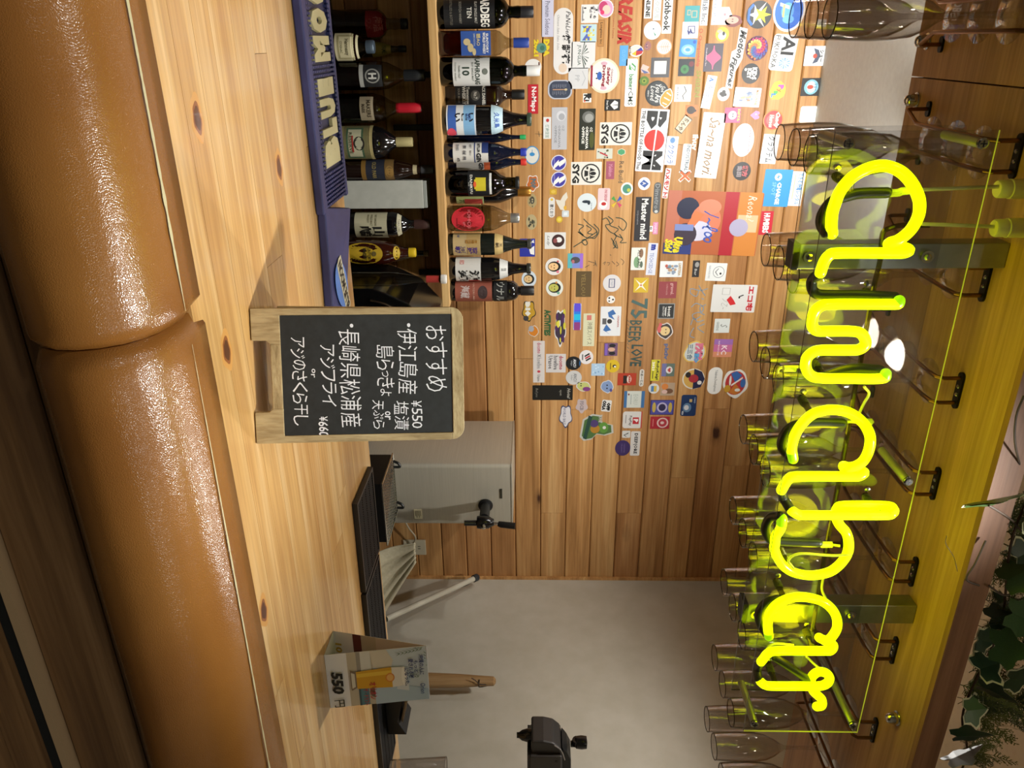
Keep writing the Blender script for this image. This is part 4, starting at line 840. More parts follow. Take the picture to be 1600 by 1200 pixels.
S((1001,100,1016,115), 'small pink and blue pointed sticker', 'd8b8b0', [g_([(.5,0),(1,.4),(.9,.9)], '5a6a9a')], [(0,.2),(.3,.9),(.6,.7),(1,1),(.9,.1),(.5,0)])
S((1070,9,1093,34), 'teal square sticker with an outlined speech shape', '3a9aa0', [r_(.3, .45, .75, .85, 'b0a890'), r_(.36, .52, .69, .78, '3a9aa0'), r_(.25, .15, .6, .4, 'b0a890'), r_(.31, .22, .54, .36, '3a9aa0')])
S((1095,-14,1107,40), 'white strip sticker with dark lettering ending in Inc near the photo top', W, [t('AllaB Inc.', .1, .2, .95, .85, '303848', .01)])
S((1113,-12,1146,39), 'white house shaped sticker with a pink and grey hexagon', W, [t('Hexalliance', .1, .06, .95, .26, '8a9ab0')]+[('g', [(.68+.2*k*math.cos(a), .62+.26*k*math.sin(a)) for a in [math.pi/3*j for j in range(6)]], c) for k, c in ((1, 'd8b0b4'), (.78, W), (.6, 'b0c0d4'), (.4, W), (.25, 'd09098'))], [(0,0),(1,0),(1,.9),(.75,1),(.45,.8),(.45,.42),(0,.42)])
S((1066,34,1091,60), 'white square sticker with a blue lightning bolt in a box', 'e4e6ee', [r_(.25, .35, .7, .8, '303878'), r_(.3, .4, .65, .75, 'e4e6ee'), g_([(.35,.5),(.75,.7),(.62,.5),(.85,.42),(.5,.3),(.58,.46)], '303878'), t('TANIGUCHI', .2, .1, .8, .18, '8088a8')])
S((1062,61,1088,89), 'square sticker with swirling blue water picture', '3a8ac8', [e_(.6, .5, .3, .4, '7ab8e0'), e_(.6, .5, .2, .28, 'a8d4f0'), e_(.6, .5, .1, .15, '4a98d0'), e_(.15, .85, .1, .1, '2a5ab8')], rot=-3)
S((1060,92,1085,119), 'dark square sticker with dim red and green circles', '2a3038', [e_(.3, .8, .16, .16, '6a2a34'), e_(.6, .4, .26, .26, '3a7a48'), e_(.6, .4, .1, .1, '2a5a38')])
S((1088,45,1097,105), 'thin red lettering reading Championship stuck on the wood', None, [t('○ Championship', .0, .1, 1, .9, 'b84a34', .02)], name='wall_lettering', cat='lettering')
S((1086,110,1095,152), 'olive green lettering reading SHISEN stuck on the wood', None, [t('SHISEN', .0, .05, 1, .95, '8a8a2c', .03)], name='wall_lettering', cat='lettering')
S((1100,68,1129,112), 'charcoal rectangle sticker with a pink sound wave', '4a4450', [g_([(.5-.42+.84*k/20, .5+(.38*math.exp(-((k-10)/4.0)**2)+.03)*(1 if j == 0 else -1)) for j in (0, 1) for k in (range(21) if j == 0 else range(20, -1, -1))], 'c85a80'), t('Soundcore Inc', .15, .08, .8, .16, 'c8c0c8')])
S((1054,132,1080,159), 'white square sticker with a wavy black line and small name', 'e4e4e2', [g_([(.1,.58),(.4,.72),(.65,.52),(.9,.6),(.9,.56),(.65,.47),(.4,.67),(.1,.53)], K), t('HO KIROF', .15, .12, .85, .24, K)])
S((1071,164,1090,182), 'small orange square sticker with a dark silhouette', 'c8702c', [e_(.45, .45, .35, .35, '241810'), e_(.5, .75, .12, .16, '241810')])
S((1100,118,1115,170), 'tilted white strip sticker with blue mark and lettering ending in Inc', W, [t('AllaB Inc.', .28, .25, .97, .8, '8a94a4', .01), g_([(.06,.3),(.12,.75),(.2,.25),(.15,.25),(.12,.5),(.1,.3)], '2a6ad0')], rot=-9)
S((1121,136,1140,158), 'small round white sticker with a black bird figure', 'e8e8e6', mots(9, [K], 11, .25, .75, .18), 'e')
S((1118,42,1139,65), 'round yellow sticker with a grey and white bird', 'd8b83a', [e_(.6, .5, .28, .3, 'c8d0d8'), e_(.45, .6, .14, .1, '3a3a3c'), e_(.3, .3, .12, .2, 'd8a89a')], 'e')
S((1130,22,1162,43), 'small maroon haired cartoon head sticker', '7a3a34', [e_(.45, .45, .28, .3, 'd8a090'), e_(.38, .45, .03, .05, K), e_(.55, .45, .03, .05, K)], 'blob')
S((1141,43,1160,139), 'long tilted white sticker reading Motion Figures in black script', W, [t('Motion', .04, .42, .5, .98, K, .04, .35), t('Figures', .48, .02, .98, .6, K, .04, .35)], [(0,.35),(.02,1),(.5,1),(.72,.62),(1,.6),(1,.02),(.4,.02),(.35,.36)], rot=-5)
S((1166,1,1206,45), 'large round black sticker with yellow star, white feathers and blue ribbon', '2a2c2e', [g_([(.5,.1),(.58,.3),(.85,.3),(.62,.42),(.95,.75),(.5,.5)], W), g_([(.5,.1),(.42,.3),(.15,.3),(.38,.42),(.05,.75),(.5,.5)], W), g_([(.5,.98),(.57,.72),(.8,.78),(.62,.58),(.72,.35),(.5,.48),(.28,.35),(.38,.58),(.2,.78),(.43,.72)], 'e0e02c'), g_([(.1,.22),(.3,.06),(.7,.06),(.9,.22),(.84,.3),(.66,.15),(.34,.15),(.16,.3)], '2a6ac8')], 'e')
S((1208,-16,1258,50), 'large round blue sticker with wide white ring behind the top flutes', '2a6ad0', [e_(.5, .45, .2, .2, '5aa4ec'), g_([(.3,.2),(.38,.2),(.46,.5),(.38,.5)], W), e_(.7, .5, .1, .18, '6ab0f0'), r_(.35, .3, .65, .36, 'd8b870')], 'e', edge=W)
S((1165,56,1200,95), 'round sticker filled with many small coloured dots', '5a2a4a', [e_(.5+.43*math.cos(2.4*k)*math.sqrt(k/70), .5+.43*math.sin(2.4*k)*math.sqrt(k/70), .052, .052, ['d8404a', 'e0a03a', '3a4a9a', 'b02a6a', 'd86a3a', '6a3a8a', 'e8c86a', '3a6a8a'][k % 8]) for k in range(70)], 'e')
S((1159,99,1187,131), 'round black sticker with stacked white graffiti letters', '19191b', [t('KIDS', .2, .56, .8, .84, W, .05), t('KEY', .24, .3, .76, .54, W, .05), e_(.3, .2, .07, .07, W)], 'e')
S((1147,137,1188,167), 'white rectangle sticker with an orange and blue machine drawing', 'e6e8e8', mots(18, ['b87a5a', '8a9ab8', 'c8a080', '6a7a9a'], 13, .25, .7, .09)+[t('MACHINE', .1, .8, .9, .92, 'c89a6a')], rot=-3)
S((1205,54,1243,111), 'white cut sticker reading AI FUKUOKA with a blue burst', W, [t('AI', .05, .38, .55, .92, K, .03), t('FUKUOKA', .04, .06, .94, .28, K, .01)]+[g_([(.78,.62),(.78+.15*math.cos(a-.12),.62+.24*math.sin(a-.12)),(.78+.15*math.cos(a+.12),.62+.24*math.sin(a+.12))], ['4a90d8', '7ab0e8'][j % 2]) for j, a in enumerate([2*math.pi*k/12 for k in range(12)])], 'rr', rot=-5)
S((1201,126,1229,158), 'egg shaped yellow sticker with pink, orange and blue letters', 'ecc83a', [t('P', .2, .5, .45, .82, 'd848a0', .08), t('X', .38, .42, .58, .68, 'd86a2a', .08), t('B', .5, .28, .7, .52, '4aa84a', .08), t('L', .62, .16, .82, .42, '2a7ac8', .08)], 'blob')
S((1257,72,1290,103), 'white square sticker with a dark winged badge below the ceiling', 'e4e6ea', [g_([(.1,.4),(.5,.55),(.9,.4),(.8,.65),(.5,.75),(.2,.65)], '4a5468'), t('ショー', .2, .7, .8, .9, K, .04), e_(.5, .5, .12, .1, 'b04a3a')])
S((1252,122,1283,150), 'black square sticker with a pale blue and red badge below the ceiling', '1c1e20', [e_(.5, .5, .42, .36, '7ab0c4'), e_(.5, .5, .32, .22, 'd8e0e0'), e_(.5, .45, .12, .16, 'b04a3a'), t('ショー', .3, .6, .7, .85, '2a6a8a', .04)])
S((1250,166,1277,192), 'blank looking white square sticker below the ceiling', 'e6e8e8', [t('CORALWAY', .2, .4, .8, .5, 'b8bcc0')], 'rr')
S((1277,30,1291,42), 'small white sticker with a letter Q at the ceiling line', W, [t('Q', .2, .15, .8, .85, K, .02)])
S((849,183,861,217), 'small white strip sticker with grey green lettering', 'dcdedc', [t('健康経営', .35, .25, .95, .75, '8aa098'), e_(.15, .55, .08, .2, 'b83a3a')])
S((862,168,886,234), 'silver sticker reading OZ OKINAWA OFFICE with a pale globe', 'b9bac0', [t('OZ', .42, .66, .56, .82, '8a8c92'), t('OKINAWA', .42, .42, .96, .58, '8a8c92', .02), t('OFFICE', .42, .18, .84, .34, '8a8c92', .02), e_(.2, .6, .12, .3, 'cfd0d6'), e_(.22, .64, .08, .2, 'a4a6ac')])
S((905,170,930,235), 'dark green sticker reading OZ OKINAWA OFFICE with a grey globe', '23271e', [t('OZ', .44, .66, .56, .84, 'd8d8d0', .03), t('OKINAWA', .42, .40, .97, .58, 'e4e4dc', .04), t('OFFICE', .42, .16, .84, .34, 'e4e4dc', .04), e_(.2, .55, .14, .38, '6a6c68'), e_(.22, .6, .1, .26, '9a9c98'), e_(.75, .8, .2, .15, '4a5024')])
def syg(): return [t('SYG', .08, .04, .92, .28, K, .05)]+ring(.5, .64, .42, .31, K, 'dedcd4', .86)+[g_([(.36,.44),(.64,.44),(.6,.56),(.40,.56)], K), g_([(.25,.62),(.42,.62),(.36,.8)], K), g_([(.75,.62),(.58,.62),(.64,.8)], K), e_(.5, .72, .08, .1, K), r_(.2, .5, .32, .56, K), r_(.68, .5, .8, .56, K), r_(.4, .6, .6, .62, K)]
S((937,191,987,227), 'cream sticker reading SYG with round crest, the higher one', 'dedcd4', syg())
S((892,253,940,289), 'cream sticker reading SYG with round crest, the lower one', 'dedcd4', syg())
def bolt(): return [g_([(.2,.95),(.45,.5),(.3,.5),(.6,.2),(.95,.1),(.62,.5),(.75,.55),(.5,.9)], W), t('HOTSPOT', .2, .12, .55, .3, 'b0b0dc')]
S((861,242,885,267), 'round blue violet sticker with white zigzag, left of its twin', '3f3a9c', bolt(), 'e', edge='d8d8e4')
S((861,268,885,293), 'round blue violet sticker with white zigzag, right of its twin', '3f3a9c', bolt(), 'e', edge='d8d8e4')
S((997,171,1041,269), 'large white sticker reading BOM with a red disc as the letter O', 'e4e4e6', [t('B', .03, .22, .32, .92, K, .05), t('M', .66, .22, .97, .92, K, .05), e_(.49, .57, .17, .36, 'd8281e'), g_([(.0,.60),(1,.54),(1,.58),(.0,.66)], 'e4e4e6'), t('THE BOTTLE OF HOOD Thai', .03, .04, .97, .17, '303034', .02)], rot=-3)
S((932,232,957,248), 'small comic panel sticker with a red sash', 'c8ccc0', [g_([(.3,.2),(.45,.2),(.8,.7),(.65,.7)], 'b02a34')]+mots(8, [K, '6a6a3a', 'd8c8b0'], 21))
S((964,232,978,243), 'small green hexagon sticker with white edge', '4a9a6c', [], 'hex', edge='dcdcd0')
S((966,252,975,286), 'grey lettering reading Re Build stuck on the wood', None, [t('Re Build', 0, .1, 1, .9, '6a5a48', .01)], name='wall_lettering', cat='lettering')
S((947,252,960,280), 'dusty pink rectangle sticker with pale script', 'a0546a', [t('Yakkun', .15, .3, .85, .75, 'c88aa0', .02, .3)])
S((997,277,1016,297), 'round white sticker with a blue diamond', 'e0e4e8', [g_([(.5,.88),(.82,.55),(.5,.12),(.18,.45)], '3a5aa0'), t('A', .36, .35, .6, .65, W)], 'e')
S((1040,213,1058,258), 'white strip sticker with blue katakana', 'dfe4ee', [t('ククシラ', .3, .2, .95, .75, '3a62a8', .01), e_(.14, .5, .1, .22, '5a8ac0')], rot=-3)
S((1037,263,1046,310), 'red comic lettering sticker with white edge', 'e8e0dc', [t('ハメモソト!', .02, .1, .98, .95, 'b8242a', .06)], 'rr', rot=-4)
S((970,285,989,305), 'round white sticker with a green and yellow earth', 'e0e6e4', [e_(.5, .5, .36, .36, '4a8a7a'), e_(.6, .65, .14, .14, 'b8c04a')], 'e')
S((902,302,932,331), 'round pale sticker with a dark seated figure', 'd2dce0', [e_(.45, .45, .08, .2, '24303c'), e_(.5, .6, .12, .08, '24303c'), t('SECOND DEPART', .5, .7, .9, .78, '6a7a8a')], 'e')
S((934,294,953,328), 'pink and white sticker with a red capped cartoon cow', 'e0c4c8', [t('UNI DESIGN', .05, .4, .6, .9, 'b04a5a', .03), e_(.76, .45, .2, .35, 'e4e4e4'), e_(.72, .5, .08, .2, 'b82a2a')], 'rr')
S((954,306,973,325), 'four coloured petals sticker in blue, pink, green and yellow', None, [g_([(.5,.5),(.25,.95),(.02,.75)], '2a5ab8'), g_([(.5,.5),(.75,.95),(.98,.75)], 'c8466a'), g_([(.5,.5),(.25,.05),(.02,.25)], '4a9a4a'), g_([(.5,.5),(.75,.05),(.98,.25)], 'd8b83a')])
S((992,308,1016,377), 'dark rectangle sticker reading Master mind in white serif', '2e2e33', [t('Master mind', .04, .38, .96, .82, 'e6e6e4', .03), t('corporation', .3, .1, .62, .24, '8a8a8e')])
S((1021,285,1032,334), 'grey metallic strip sticker with dark lettering and a ring at its end', '55585a', [t('Dimetro', .05, .15, .85, .85, '8a8e90', .02), e_(.93, .5, .05, .25, 'c0c4c4')], 'pill')
S((859,295,870,304), 'small yellow square sticker beside the goose', 'c8a030', [e_(.5, .5, .3, .3, 'd8b850')], 'rr')
S((868,300,887,329), 'white goose sticker with a yellow beak', 'd8d2c4', [e_(.85, .8, .12, .12, 'd8a83a')], [(.0,.9),(.3,1),(.5,.8),(1,.75),(.95,.4),(.6,.1),(.4,.0),(.45,.4),(.2,.6)])
S((857,308,867,340), 'white pill sticker with dark hiragana', 'd8d6d4', [t('歌くおう', .35, .2, .95, .8, '3a3a3e', .02), e_(.12, .5, .06, .2, 'd8b83a')], 'pill')
S((878,329,889,339), 'small pale ice cube sticker', 'c4ccd0', [r_(.25, .25, .75, .75, 'dce4e8')], 'rr')
S((869,338,879,348), 'small round yellow coin sticker', 'd0b030', [e_(.5, .5, .3, .3, 'e0c858')], 'e')
S((820,228,843,257), 'round sticker with blue ring and a small blue figure', 'd4d4cc', [e_(.45, .5, .1, .18, '3a8ac0'), r_(.2, .48, .45, .52, '3a8ac0')], 'e', edge='3a88bc')
S((822,272,843,300), 'orange speech burst sticker with white edge and grey lettering', 'b8642c', [t('POP', .25, .3, .8, .75, '5a6a70', .08)], 'cloud', edge='d8d4d0')
S((824,302,839,326), 'cream patch sticker with a dark skull doodle', 'a8966a', [e_(.45, .5, .25, .25, '4a4a40'), e_(.4, .52, .05, .06, 'c8b890'), e_(.55, .52, .05, .06, 'c8b890')]+mots(5, ['3a3a34'], 31), 'blob')
S((822,335,839,359), 'round cream sticker with a dark lizard doodle', 'b0a078', mots(9, ['3a3a30', '5a5a4a'], 33, .25, .75, .12), 'e')
S((1061,180,1075,208), 'cream tilted strip sticker with dark outline and brush kana', 'ddc8a8', [t('ちんや', .12, .2, .9, .82, '3a2a20', .03)], edge='5a4a3c', rot=-36)
S((1081,210,1091,235), 'white lettering reading ihuv stuck on the wood', None, [t('ihuv', 0, .05, 1, .95, 'e8e4dc', .04)], name='wall_lettering', cat='lettering')
S((1065,225,1078,272), 'white strip sticker reading INDUSTRIAL', W, [t('INDUSTRIAL', .03, .45, .9, .9, '3a5a6a', .02), t('technology group', .05, .15, .8, .32, 'a0a8b0')], 'rr', rot=-3)
S((1060,265,1080,285), 'orange cross shaped sticker with white edge', W, [g_([(.1,.85),(.25,.95),(.9,.2),(.78,.08)], 'd8602a'), g_([(.9,.85),(.78,.95),(.1,.2),(.22,.08)], 'd8602a')], [(0,.85),(.2,1),(.5,.68),(.8,1),(1,.85),(.68,.5),(1,.18),(.8,0),(.5,.32),(.2,0),(0,.15),(.32,.5)])
S((1092,177,1127,279), 'long blank white sticker with thin brown script', 'ececea', [t('Sa~na mori.', .07, .3, .95, .8, '86683f', .01, .4)], rot=-4)
S((1132,168,1157,192), 'pink square sticker with a white robot face', 'd02a6a', [e_(.5, .5, .28, .26, 'e0e4e8'), e_(.42, .52, .04, .05, K), e_(.58, .52, .04, .05, K), t('ロボマル', .1, .8, .9, .97, 'f0d83a', .04)])
S((1172,173,1187,187), 'small pink heart sticker', 'd878b0', [e_(.4, .6, .1, .1, 'e8a8d0')], [(.5,.0),(.0,.55),(.1,.9),(.3,1),(.5,.82),(.7,1),(.9,.9),(1,.55)])
S((1192,171,1224,204), 'round red sticker with orange ring and white swirling script', 'b02424', [e_(.5, .45, .28, .28, 'c85a5a'), t('Candy', .12, .55, .9, .82, 'f0e4c8', .06, .2), t('Heroes', .25, .3, .85, .52, 'f0e4c8', .05, .2)], 'e', edge='d87a2a')
S((1145,193,1178,245), 'white oval sticker with a green scribbled outline and red lettering', 'eaecea', [t('OKINAWA JAPAN', .12, .72, .88, .82, 'c03a4a', .02)]+[g_([(.2+.6*k/10, .45+.16*((k % 2)*2-1)), (.2+.6*(k+1)/10, .45-.16*((k % 2)*2-1)), (.2+.6*(k+1)/10, .48-.16*((k % 2)*2-1)), (.2+.6*k/10, .48+.16*((k % 2)*2-1))], '5ab08a') for k in range(10)], 'e')
S((1145,253,1173,282), 'round black sticker with blocky red characters', '222124', [t('親方', .2, .5, .8, .84, 'b8545a', .06), t('亀田', .2, .22, .8, .5, '8a8084', .05)], 'e')
S((1190,210,1215,256), 'white rectangle sticker with dark kana beside the first flutes', 'e8eaec', [t('クラフテム', .06, .3, .96, .75, '28303c', .02)], rot=-3)
S((1192,265,1235,323), 'blue card sticker reading CHARGE SPOT with a white bolt disc', '3a96d0', [e_(.2, .5, .1, .13, 'f0f4f6'), g_([(.19,.58),(.15,.48),(.2,.48),(.19,.4),(.25,.52),(.2,.52)], '3a96d0'), t('CHARGE', .34, .5, .94, .66, 'f4f6f8', .04), t('SPOT', .34, .32, .7, .46, '8ac4e8', .01)], rot=-2)
S((1235,268,1255,322), 'white strip above the blue charging card with Japanese writing', 'e4e8ec', [t('できる充電レンタル', .04, .45, .96, .85, '4a8ac0', .02), r_(.1, .2, .8, .28, 'd8dc9a')], rot=-2)
S((1187,330,1207,367), 'small red rectangle sticker reading HUMBERS in white', 'c02436', [t('HUMBERS', .08, .2, .92, .8, 'f0e4e4', .05)])
# poster: only its broad colour areas, no figures
S((1040,300,1187,399), 'large glossy poster in orange, red and blue with pen scribbles', 'b0603a', [r_(.0, .0, 1, .14, 'b8705a'), r_(.82, .0, 1, .3, '2c3a78'), r_(.0, .60, 1, .74, 'a82432'), r_(.0, .75, 1, .99, 'c8803a'), r_(.35, .76, .62, .97, 'd8b890'), e_(.27, .22, .17, .12, '1e2440'), e_(.45, .42, .26, .16, 'd87a5c'), e_(.62, .34, .16, .16, 'c8c8dc'), e_(.24, .45, .12, .12, 'd88468'), e_(.68, .22, .18, .12, '3a3040'), g_([(.3,.3),(.55,.22),(.6,.28),(.36,.40)], 'd8784a'), r_(.52, .1, .62, .3, '7a8ac0'), e_(.55, .78, .14, .1, 'a8a4c0'), t('Ultra', .72, .10, .98, .20, 'e0d02c', .07, .2), t('Skid', .76, .01, .98, .10, 'e0d02c', .06, .2), t('Reona?', .05, .84, .45, .93, 'f0dcc8', .0, .3), t('ﾉ~ℓ∞', .3, .35, .8, .6, '3a5ab0', .0, .3)], name='poster', cat='poster', lift=1, rot=-2)
S((812,373,836,401), 'blue and white label behind the neck of the gold label bottle', '2a3498', [g_([(.4,.95),(.9,.95),(.85,.7),(.6,.62)], W), g_([(.05,.9),(.25,.95),(.2,.75)], W)])
S((851,363,884,389), 'white square sticker with a round dark comic portrait', 'dcdcda', [e_(.5, .64, .38, .3, '3a2224'), e_(.45, .68, .16, .14, 'e4e4e2'), e_(.5, .5, .14, .1, '8a4a4c'), t('Lady', .2, .1, .8, .24, '6a6a6c', .0, .3)])
S((852,403,880,430), 'round white sticker, a face with black hair and pink marks', 'e0dcd8', face()+[e_(.8, .7, .08, .08, 'd87a8a'), e_(.2, .7, .06, .06, 'c85a5a')], 'e')
S((853,436,880,463), 'round white sticker, a face with black hair and green marks', 'dce0d8', face('b8b85a')+[e_(.8, .72, .08, .08, '6aa08a'), e_(.2, .6, .06, .06, 'c8843a')], 'e')
S((815,423,838,449), 'round pale blue sticker, a face beside the white label bottle neck', 'c8d4dc', face('d8b884'), 'e')
S((887,396,911,419), 'small square holographic sticker with a grey figure', '7a8acc', [r_(.0, .0, 1, .3, '5ab0b8'), r_(.0, .8, 1, 1, '9a6acc'), e_(.45, .5, .22, .3, '4a4c50'), e_(.55, .35, .12, .1, 'b06a70')])
S((900,424,924,464), 'dark bronze rectangle sticker reading YELLOU faintly', '5c4a2c', [t('YELLOU', .08, .34, .95, .62, '8a7444', .01)])
S((896,474,908,516), 'shiny blue violet holographic strip sticker', '2a7ae0', [r_(.0, .1, .3, .9, '5a4ad0'), r_(.4, .1, .62, .9, '20b8e0'), r_(.7, .1, 1, .9, '8a3a7a')], 'rr', edge='c0c4dc')
S((911,490,929,541), 'pale green strip sticker with red seal and thin kanji', 'd0cfae', [t('沖縄スパイス', .25, .35, .95, .8, '6a6a58', .0), r_(.05, .3, .2, .7, 'c8746a')])
S((942,429,970,456), 'round grey sticker with a dark blue curved banner outline', 'd4d2d4', [r_(.24, .33, .76, .67, '3a4470'), r_(.28, .38, .72, .62, 'd4d2d4'), t('STREET', .32, .45, .68, .55, '8a90a8')], 'e')
S((948,462,961,474), 'tiny black and white football sticker', 'e4e2de', [e_(.3, .3, .12, .12, K), e_(.7, .3, .1, .1, K), e_(.5, .75, .12, .12, K)], 'e')
S((938,479,970,525), 'white rectangle sticker with red and blue crackling doodles', 'dcdfe2', [g_([(.1,.6),(.25,.75),(.3,.55),(.45,.7),(.35,.4),(.2,.35)], '3a6aa8'), g_([(.6,.3),(.8,.55),(.85,.3),(.95,.5),(.8,.15)], '3a6aa8'), e_(.5, .45, .08, .12, '303034'), r_(.4, .1, .6, .3, '5a5a5e'), t('OKINAWA', .3, .82, .7, .92, 'b04a4a')])
S((986,387,1008,422), 'white sticker with doodled brown and green creatures', 'dfe2dc', [e_(.65, .4, .25, .2, '7aa07a'), e_(.25, .7, .2, .15, '8a6a54'), t('ALL RAIN', .1, .45, .9, .68, '303030', .0), e_(.75, .75, .15, .1, '5a6a5c')])
S((1011,380,1026,430), 'pale strip sticker reading TECHCEDGE with a blue mark', 'd6dae8', [t('TECHCEDGE', .3, .25, .95, .65, '7a88b8', .01), t('m', .04, .3, .22, .8, '2a3a98', .08)], rot=-2)
S((990,434,1013,457), 'yellow square sticker with white crackled cross', 'd0b030', [g_([(.1,.1),(.5,.4),(.9,.1),(.6,.5),(.9,.9),(.5,.6),(.1,.9),(.4,.5)], 'ece8d8'), e_(.5, .5, .06, .06, 'b84a3a')])
S((1020,347,1028,366), 'small pink outlined sticker beside the poster', 'd88ab0', [t('PONPON', .1, .2, .9, .8, 'f0c8dc', .04)], 'rr')
S((1014,353,1020,362), 'tiny white sticker with a black ring', W, [e_(.4, .5, .25, .25, K), e_(.4, .5, .1, .1, W)])
S((1031,408,1066,433), 'white square sticker with a blue and brown creature below the poster', 'dfe4e6', mots(16, ['8a9ab0', 'b89a7a', 'b85a4a', '6a8a9a'], 41, .25, .75, .1)+[t('CAFETERIA', .1, .82, .9, .94, 'b89a6a')])
S((1029,440,1057,466), 'dusty red square sticker reading gravel', '8e3c42', [t('gravel.', .08, .62, .8, .86, 'c89c98', .02), t('COFFEE ROASTER', .12, .42, .8, .5, 'b88884')])
S((1028,474,1054,498), 'square black sticker with worn silver edge reading boost', '1e2122', [t('boost', .2, .58, .85, .8, 'dcdcd8', .03), g_([(.2,.5),(.85,.5),(.75,.42),(.3,.42)], 'c8c8c4'), t('FACTORY', .2, .26, .85, .38, 'c8c8c4', .02)], edge='8a8c8a')
S((815,468,838,503), 'yellow cloud sticker reading B10 with dark outline', 'b8902a', [t('B10', .1, .22, .75, .62, 'd8d8d0', .1), e_(.84, .3, .12, .18, '3a3a3c')], 'cloud', edge='2a2a24')
S((825,508,842,527), 'small orange and white hat sticker', 'c87a24', [e_(.3, .3, .25, .25, 'a0a0a4')], 'blob', edge='c8c4bc')
S((850,484,861,525), 'dark green brush lettering reading ACTIVITIES on the wood', None, [t('ACTIVITIES', 0, .02, 1, .98, '2e5a34', .06)], name='wall_lettering', cat='lettering')
S((866,480,885,543), 'jagged purple and yellow cartoon cluster sticker with white edge', '3a3040', mots(14, ['c8c03a', 'd8d04a', '4a2a5a', 'c8c8c4'], 47, .15, .85, .12), 'cloud', edge='d8d8d4')
S((833,533,851,598), 'white strip sticker reading docomo x howlive in red and grey', 'cfc8c4', [t('docomo', .04, .3, .3, .75, 'a83a5a', .02), t('×', .32, .35, .38, .7, '7a7a7c'), t('howlive', .4, .3, .66, .75, '8a8a8e'), e_(.73, .5, .03, .14, 'b83a4a'), t('Urasoe', .8, .3, .97, .7, '7a7a7c')])
S((853,553,884,582), 'white square sticker, docomo howlive Urasoe on three lines', 'cbc6c4', [t('docomo', .1, .66, .85, .88, 'a02a4a', .03), t('howlive', .1, .38, .85, .62, '58585c', .02), t('Urasoe', .1, .12, .8, .34, '58585c', .02)])
S((884,557,908,578), 'round black sticker with white ANCU lettering', '101418', [t('ANCU', .2, .48, .8, .68, 'd8dce0', .03), t('tokyo', .3, .3, .7, .44, 'b0b4b8', .01), e_(.5, .92, .2, .05, '2a5a8a')], 'e')
S((905,547,927,569), 'round white sticker with slanted red and black bars', 'dcd8d8', [g_([(.2,.7),(.3,.75),(.5,.4),(.4,.36)], K), g_([(.35,.75),(.45,.8),(.65,.45),(.55,.4)], 'b02a3a'), g_([(.5,.8),(.6,.85),(.8,.5),(.7,.46)], K), r_(.3, .2, .7, .28, '5a5a5e')], 'e')
S((884,579,909,601), 'round pale sticker with grey ANCU lettering', 'c2c2c0', [t('ANCU', .2, .48, .8, .7, '6a6c70', .02), t('tokyo', .3, .3, .7, .44, '7a7c80', .01)], 'e')
S((899,595,924,612), 'yellow green fruit face sticker with a purple flower', 'b8bc72', [e_(.25, .35, .05, .05, K), e_(.45, .35, .05, .05, K), e_(.75, .7, .2, .24, '7a3a7a')], 'blob', edge='d0ccd0')
S((832,602,895,625), 'long black rectangle sticker standing upright with faint white script', '13120f', [t('Hotel', .2, .86, .9, .94, 'b8b4aa', .01, .3), t('open', .3, .66, .7, .72, '8a867c'), t('Bed you', .2, .06, .8, .14, '8a867c', .0, .3)])
S((873,631,895,669), 'white cloud sticker with a dark blue outline', 'cfccd0', [t('WORLD BALE', .15, .3, .85, .5, '5a5e78', .01)], 'cloud', edge='3a4464')
S((899,622,919,646), 'pale pinkish scalloped sticker with grey letters', 'b8a8a8', [t('FSCB', .2, .35, .8, .65, '8a8084', .04)], 'cloud')
S((940,625,955,643), 'white cut sticker reading OFF COLA in black', 'd4d2ce', [t('OFF', .2, .5, .9, .92, K, .1), t('COLA', .05, .05, .9, .46, K, .1)], 'rr', rot=-6)
S((938,593,959,615), 'round faced pale blue creature sticker', '7a90b8', [e_(.4, .5, .05, .06, K), e_(.62, .5, .05, .06, K), e_(.75, .8, .12, .1, '4a4a8a')], 'blob', edge='c4c8d0')
S((944,536,965,556), 'small square sticker with three dark haired portraits', '6a4a6a', [e_(.2, .6, .14, .24, '1e1a20'), e_(.5, .55, .16, .26, 'c8a088'), e_(.8, .6, .14, .24, '1e1a20'), r_(.05, .05, .95, .25, '7a5ab0')])
S((947,562,968,582), 'round yellow sticker with a small black bird', 'd0b020', [e_(.5, .62, .12, .14, K), e_(.54, .66, .07, .08, 'e4e4dc'), r_(.25, .3, .75, .36, '6a5a10')], 'e')
S((924,568,945,587), 'small pale blue square sticker with cloudy marks', 'a8c4dc', mots(10, ['c8dcec', '7aa0c8'], 51))
S((965,583,994,602), 'orange red rectangle sticker with a white and black mark', 'a8341a', [e_(.5, .62, .32, .12, 'd8ccc4'), r_(.2, .3, .85, .5, '201410'), t('JEEE', .2, .55, .8, .7, 'a8341a', .05)])
S((999,577,1006,604), 'narrow white cloud strip sticker with dark kana', 'c8c4bc', [t('ゆめーじん', .08, .2, .95, .8, '303030', .03)], 'pill')
S((975,611,1007,637), 'white square sticker with blue bands above and below', 'c4c8c0', [r_(0, .84, 1, 1, '3a6898'), r_(0, 0, 1, .14, '3a6898'), t('EORU', .2, .45, .8, .68, 'a8b0a8'), r_(.2, .32, .8, .36, '9aa4a4'), e_(.2, .22, .06, .04, '7a3a3a')], 'rr')
S((973,643,1003,669), 'white rounded card sticker reading PayPay with a red square mark', 'cdcac6', [r_(.35, .52, .75, .84, 'b02430'), t('P', .45, .56, .65, .80, 'e0dcd8', .06), t('PayPay', .25, .30, .85, .48, '5a5454', .02), r_(.2, .14, .7, .18, '8a8480'), r_(0, .95, 1, 1, 'b02430')], 'rr')
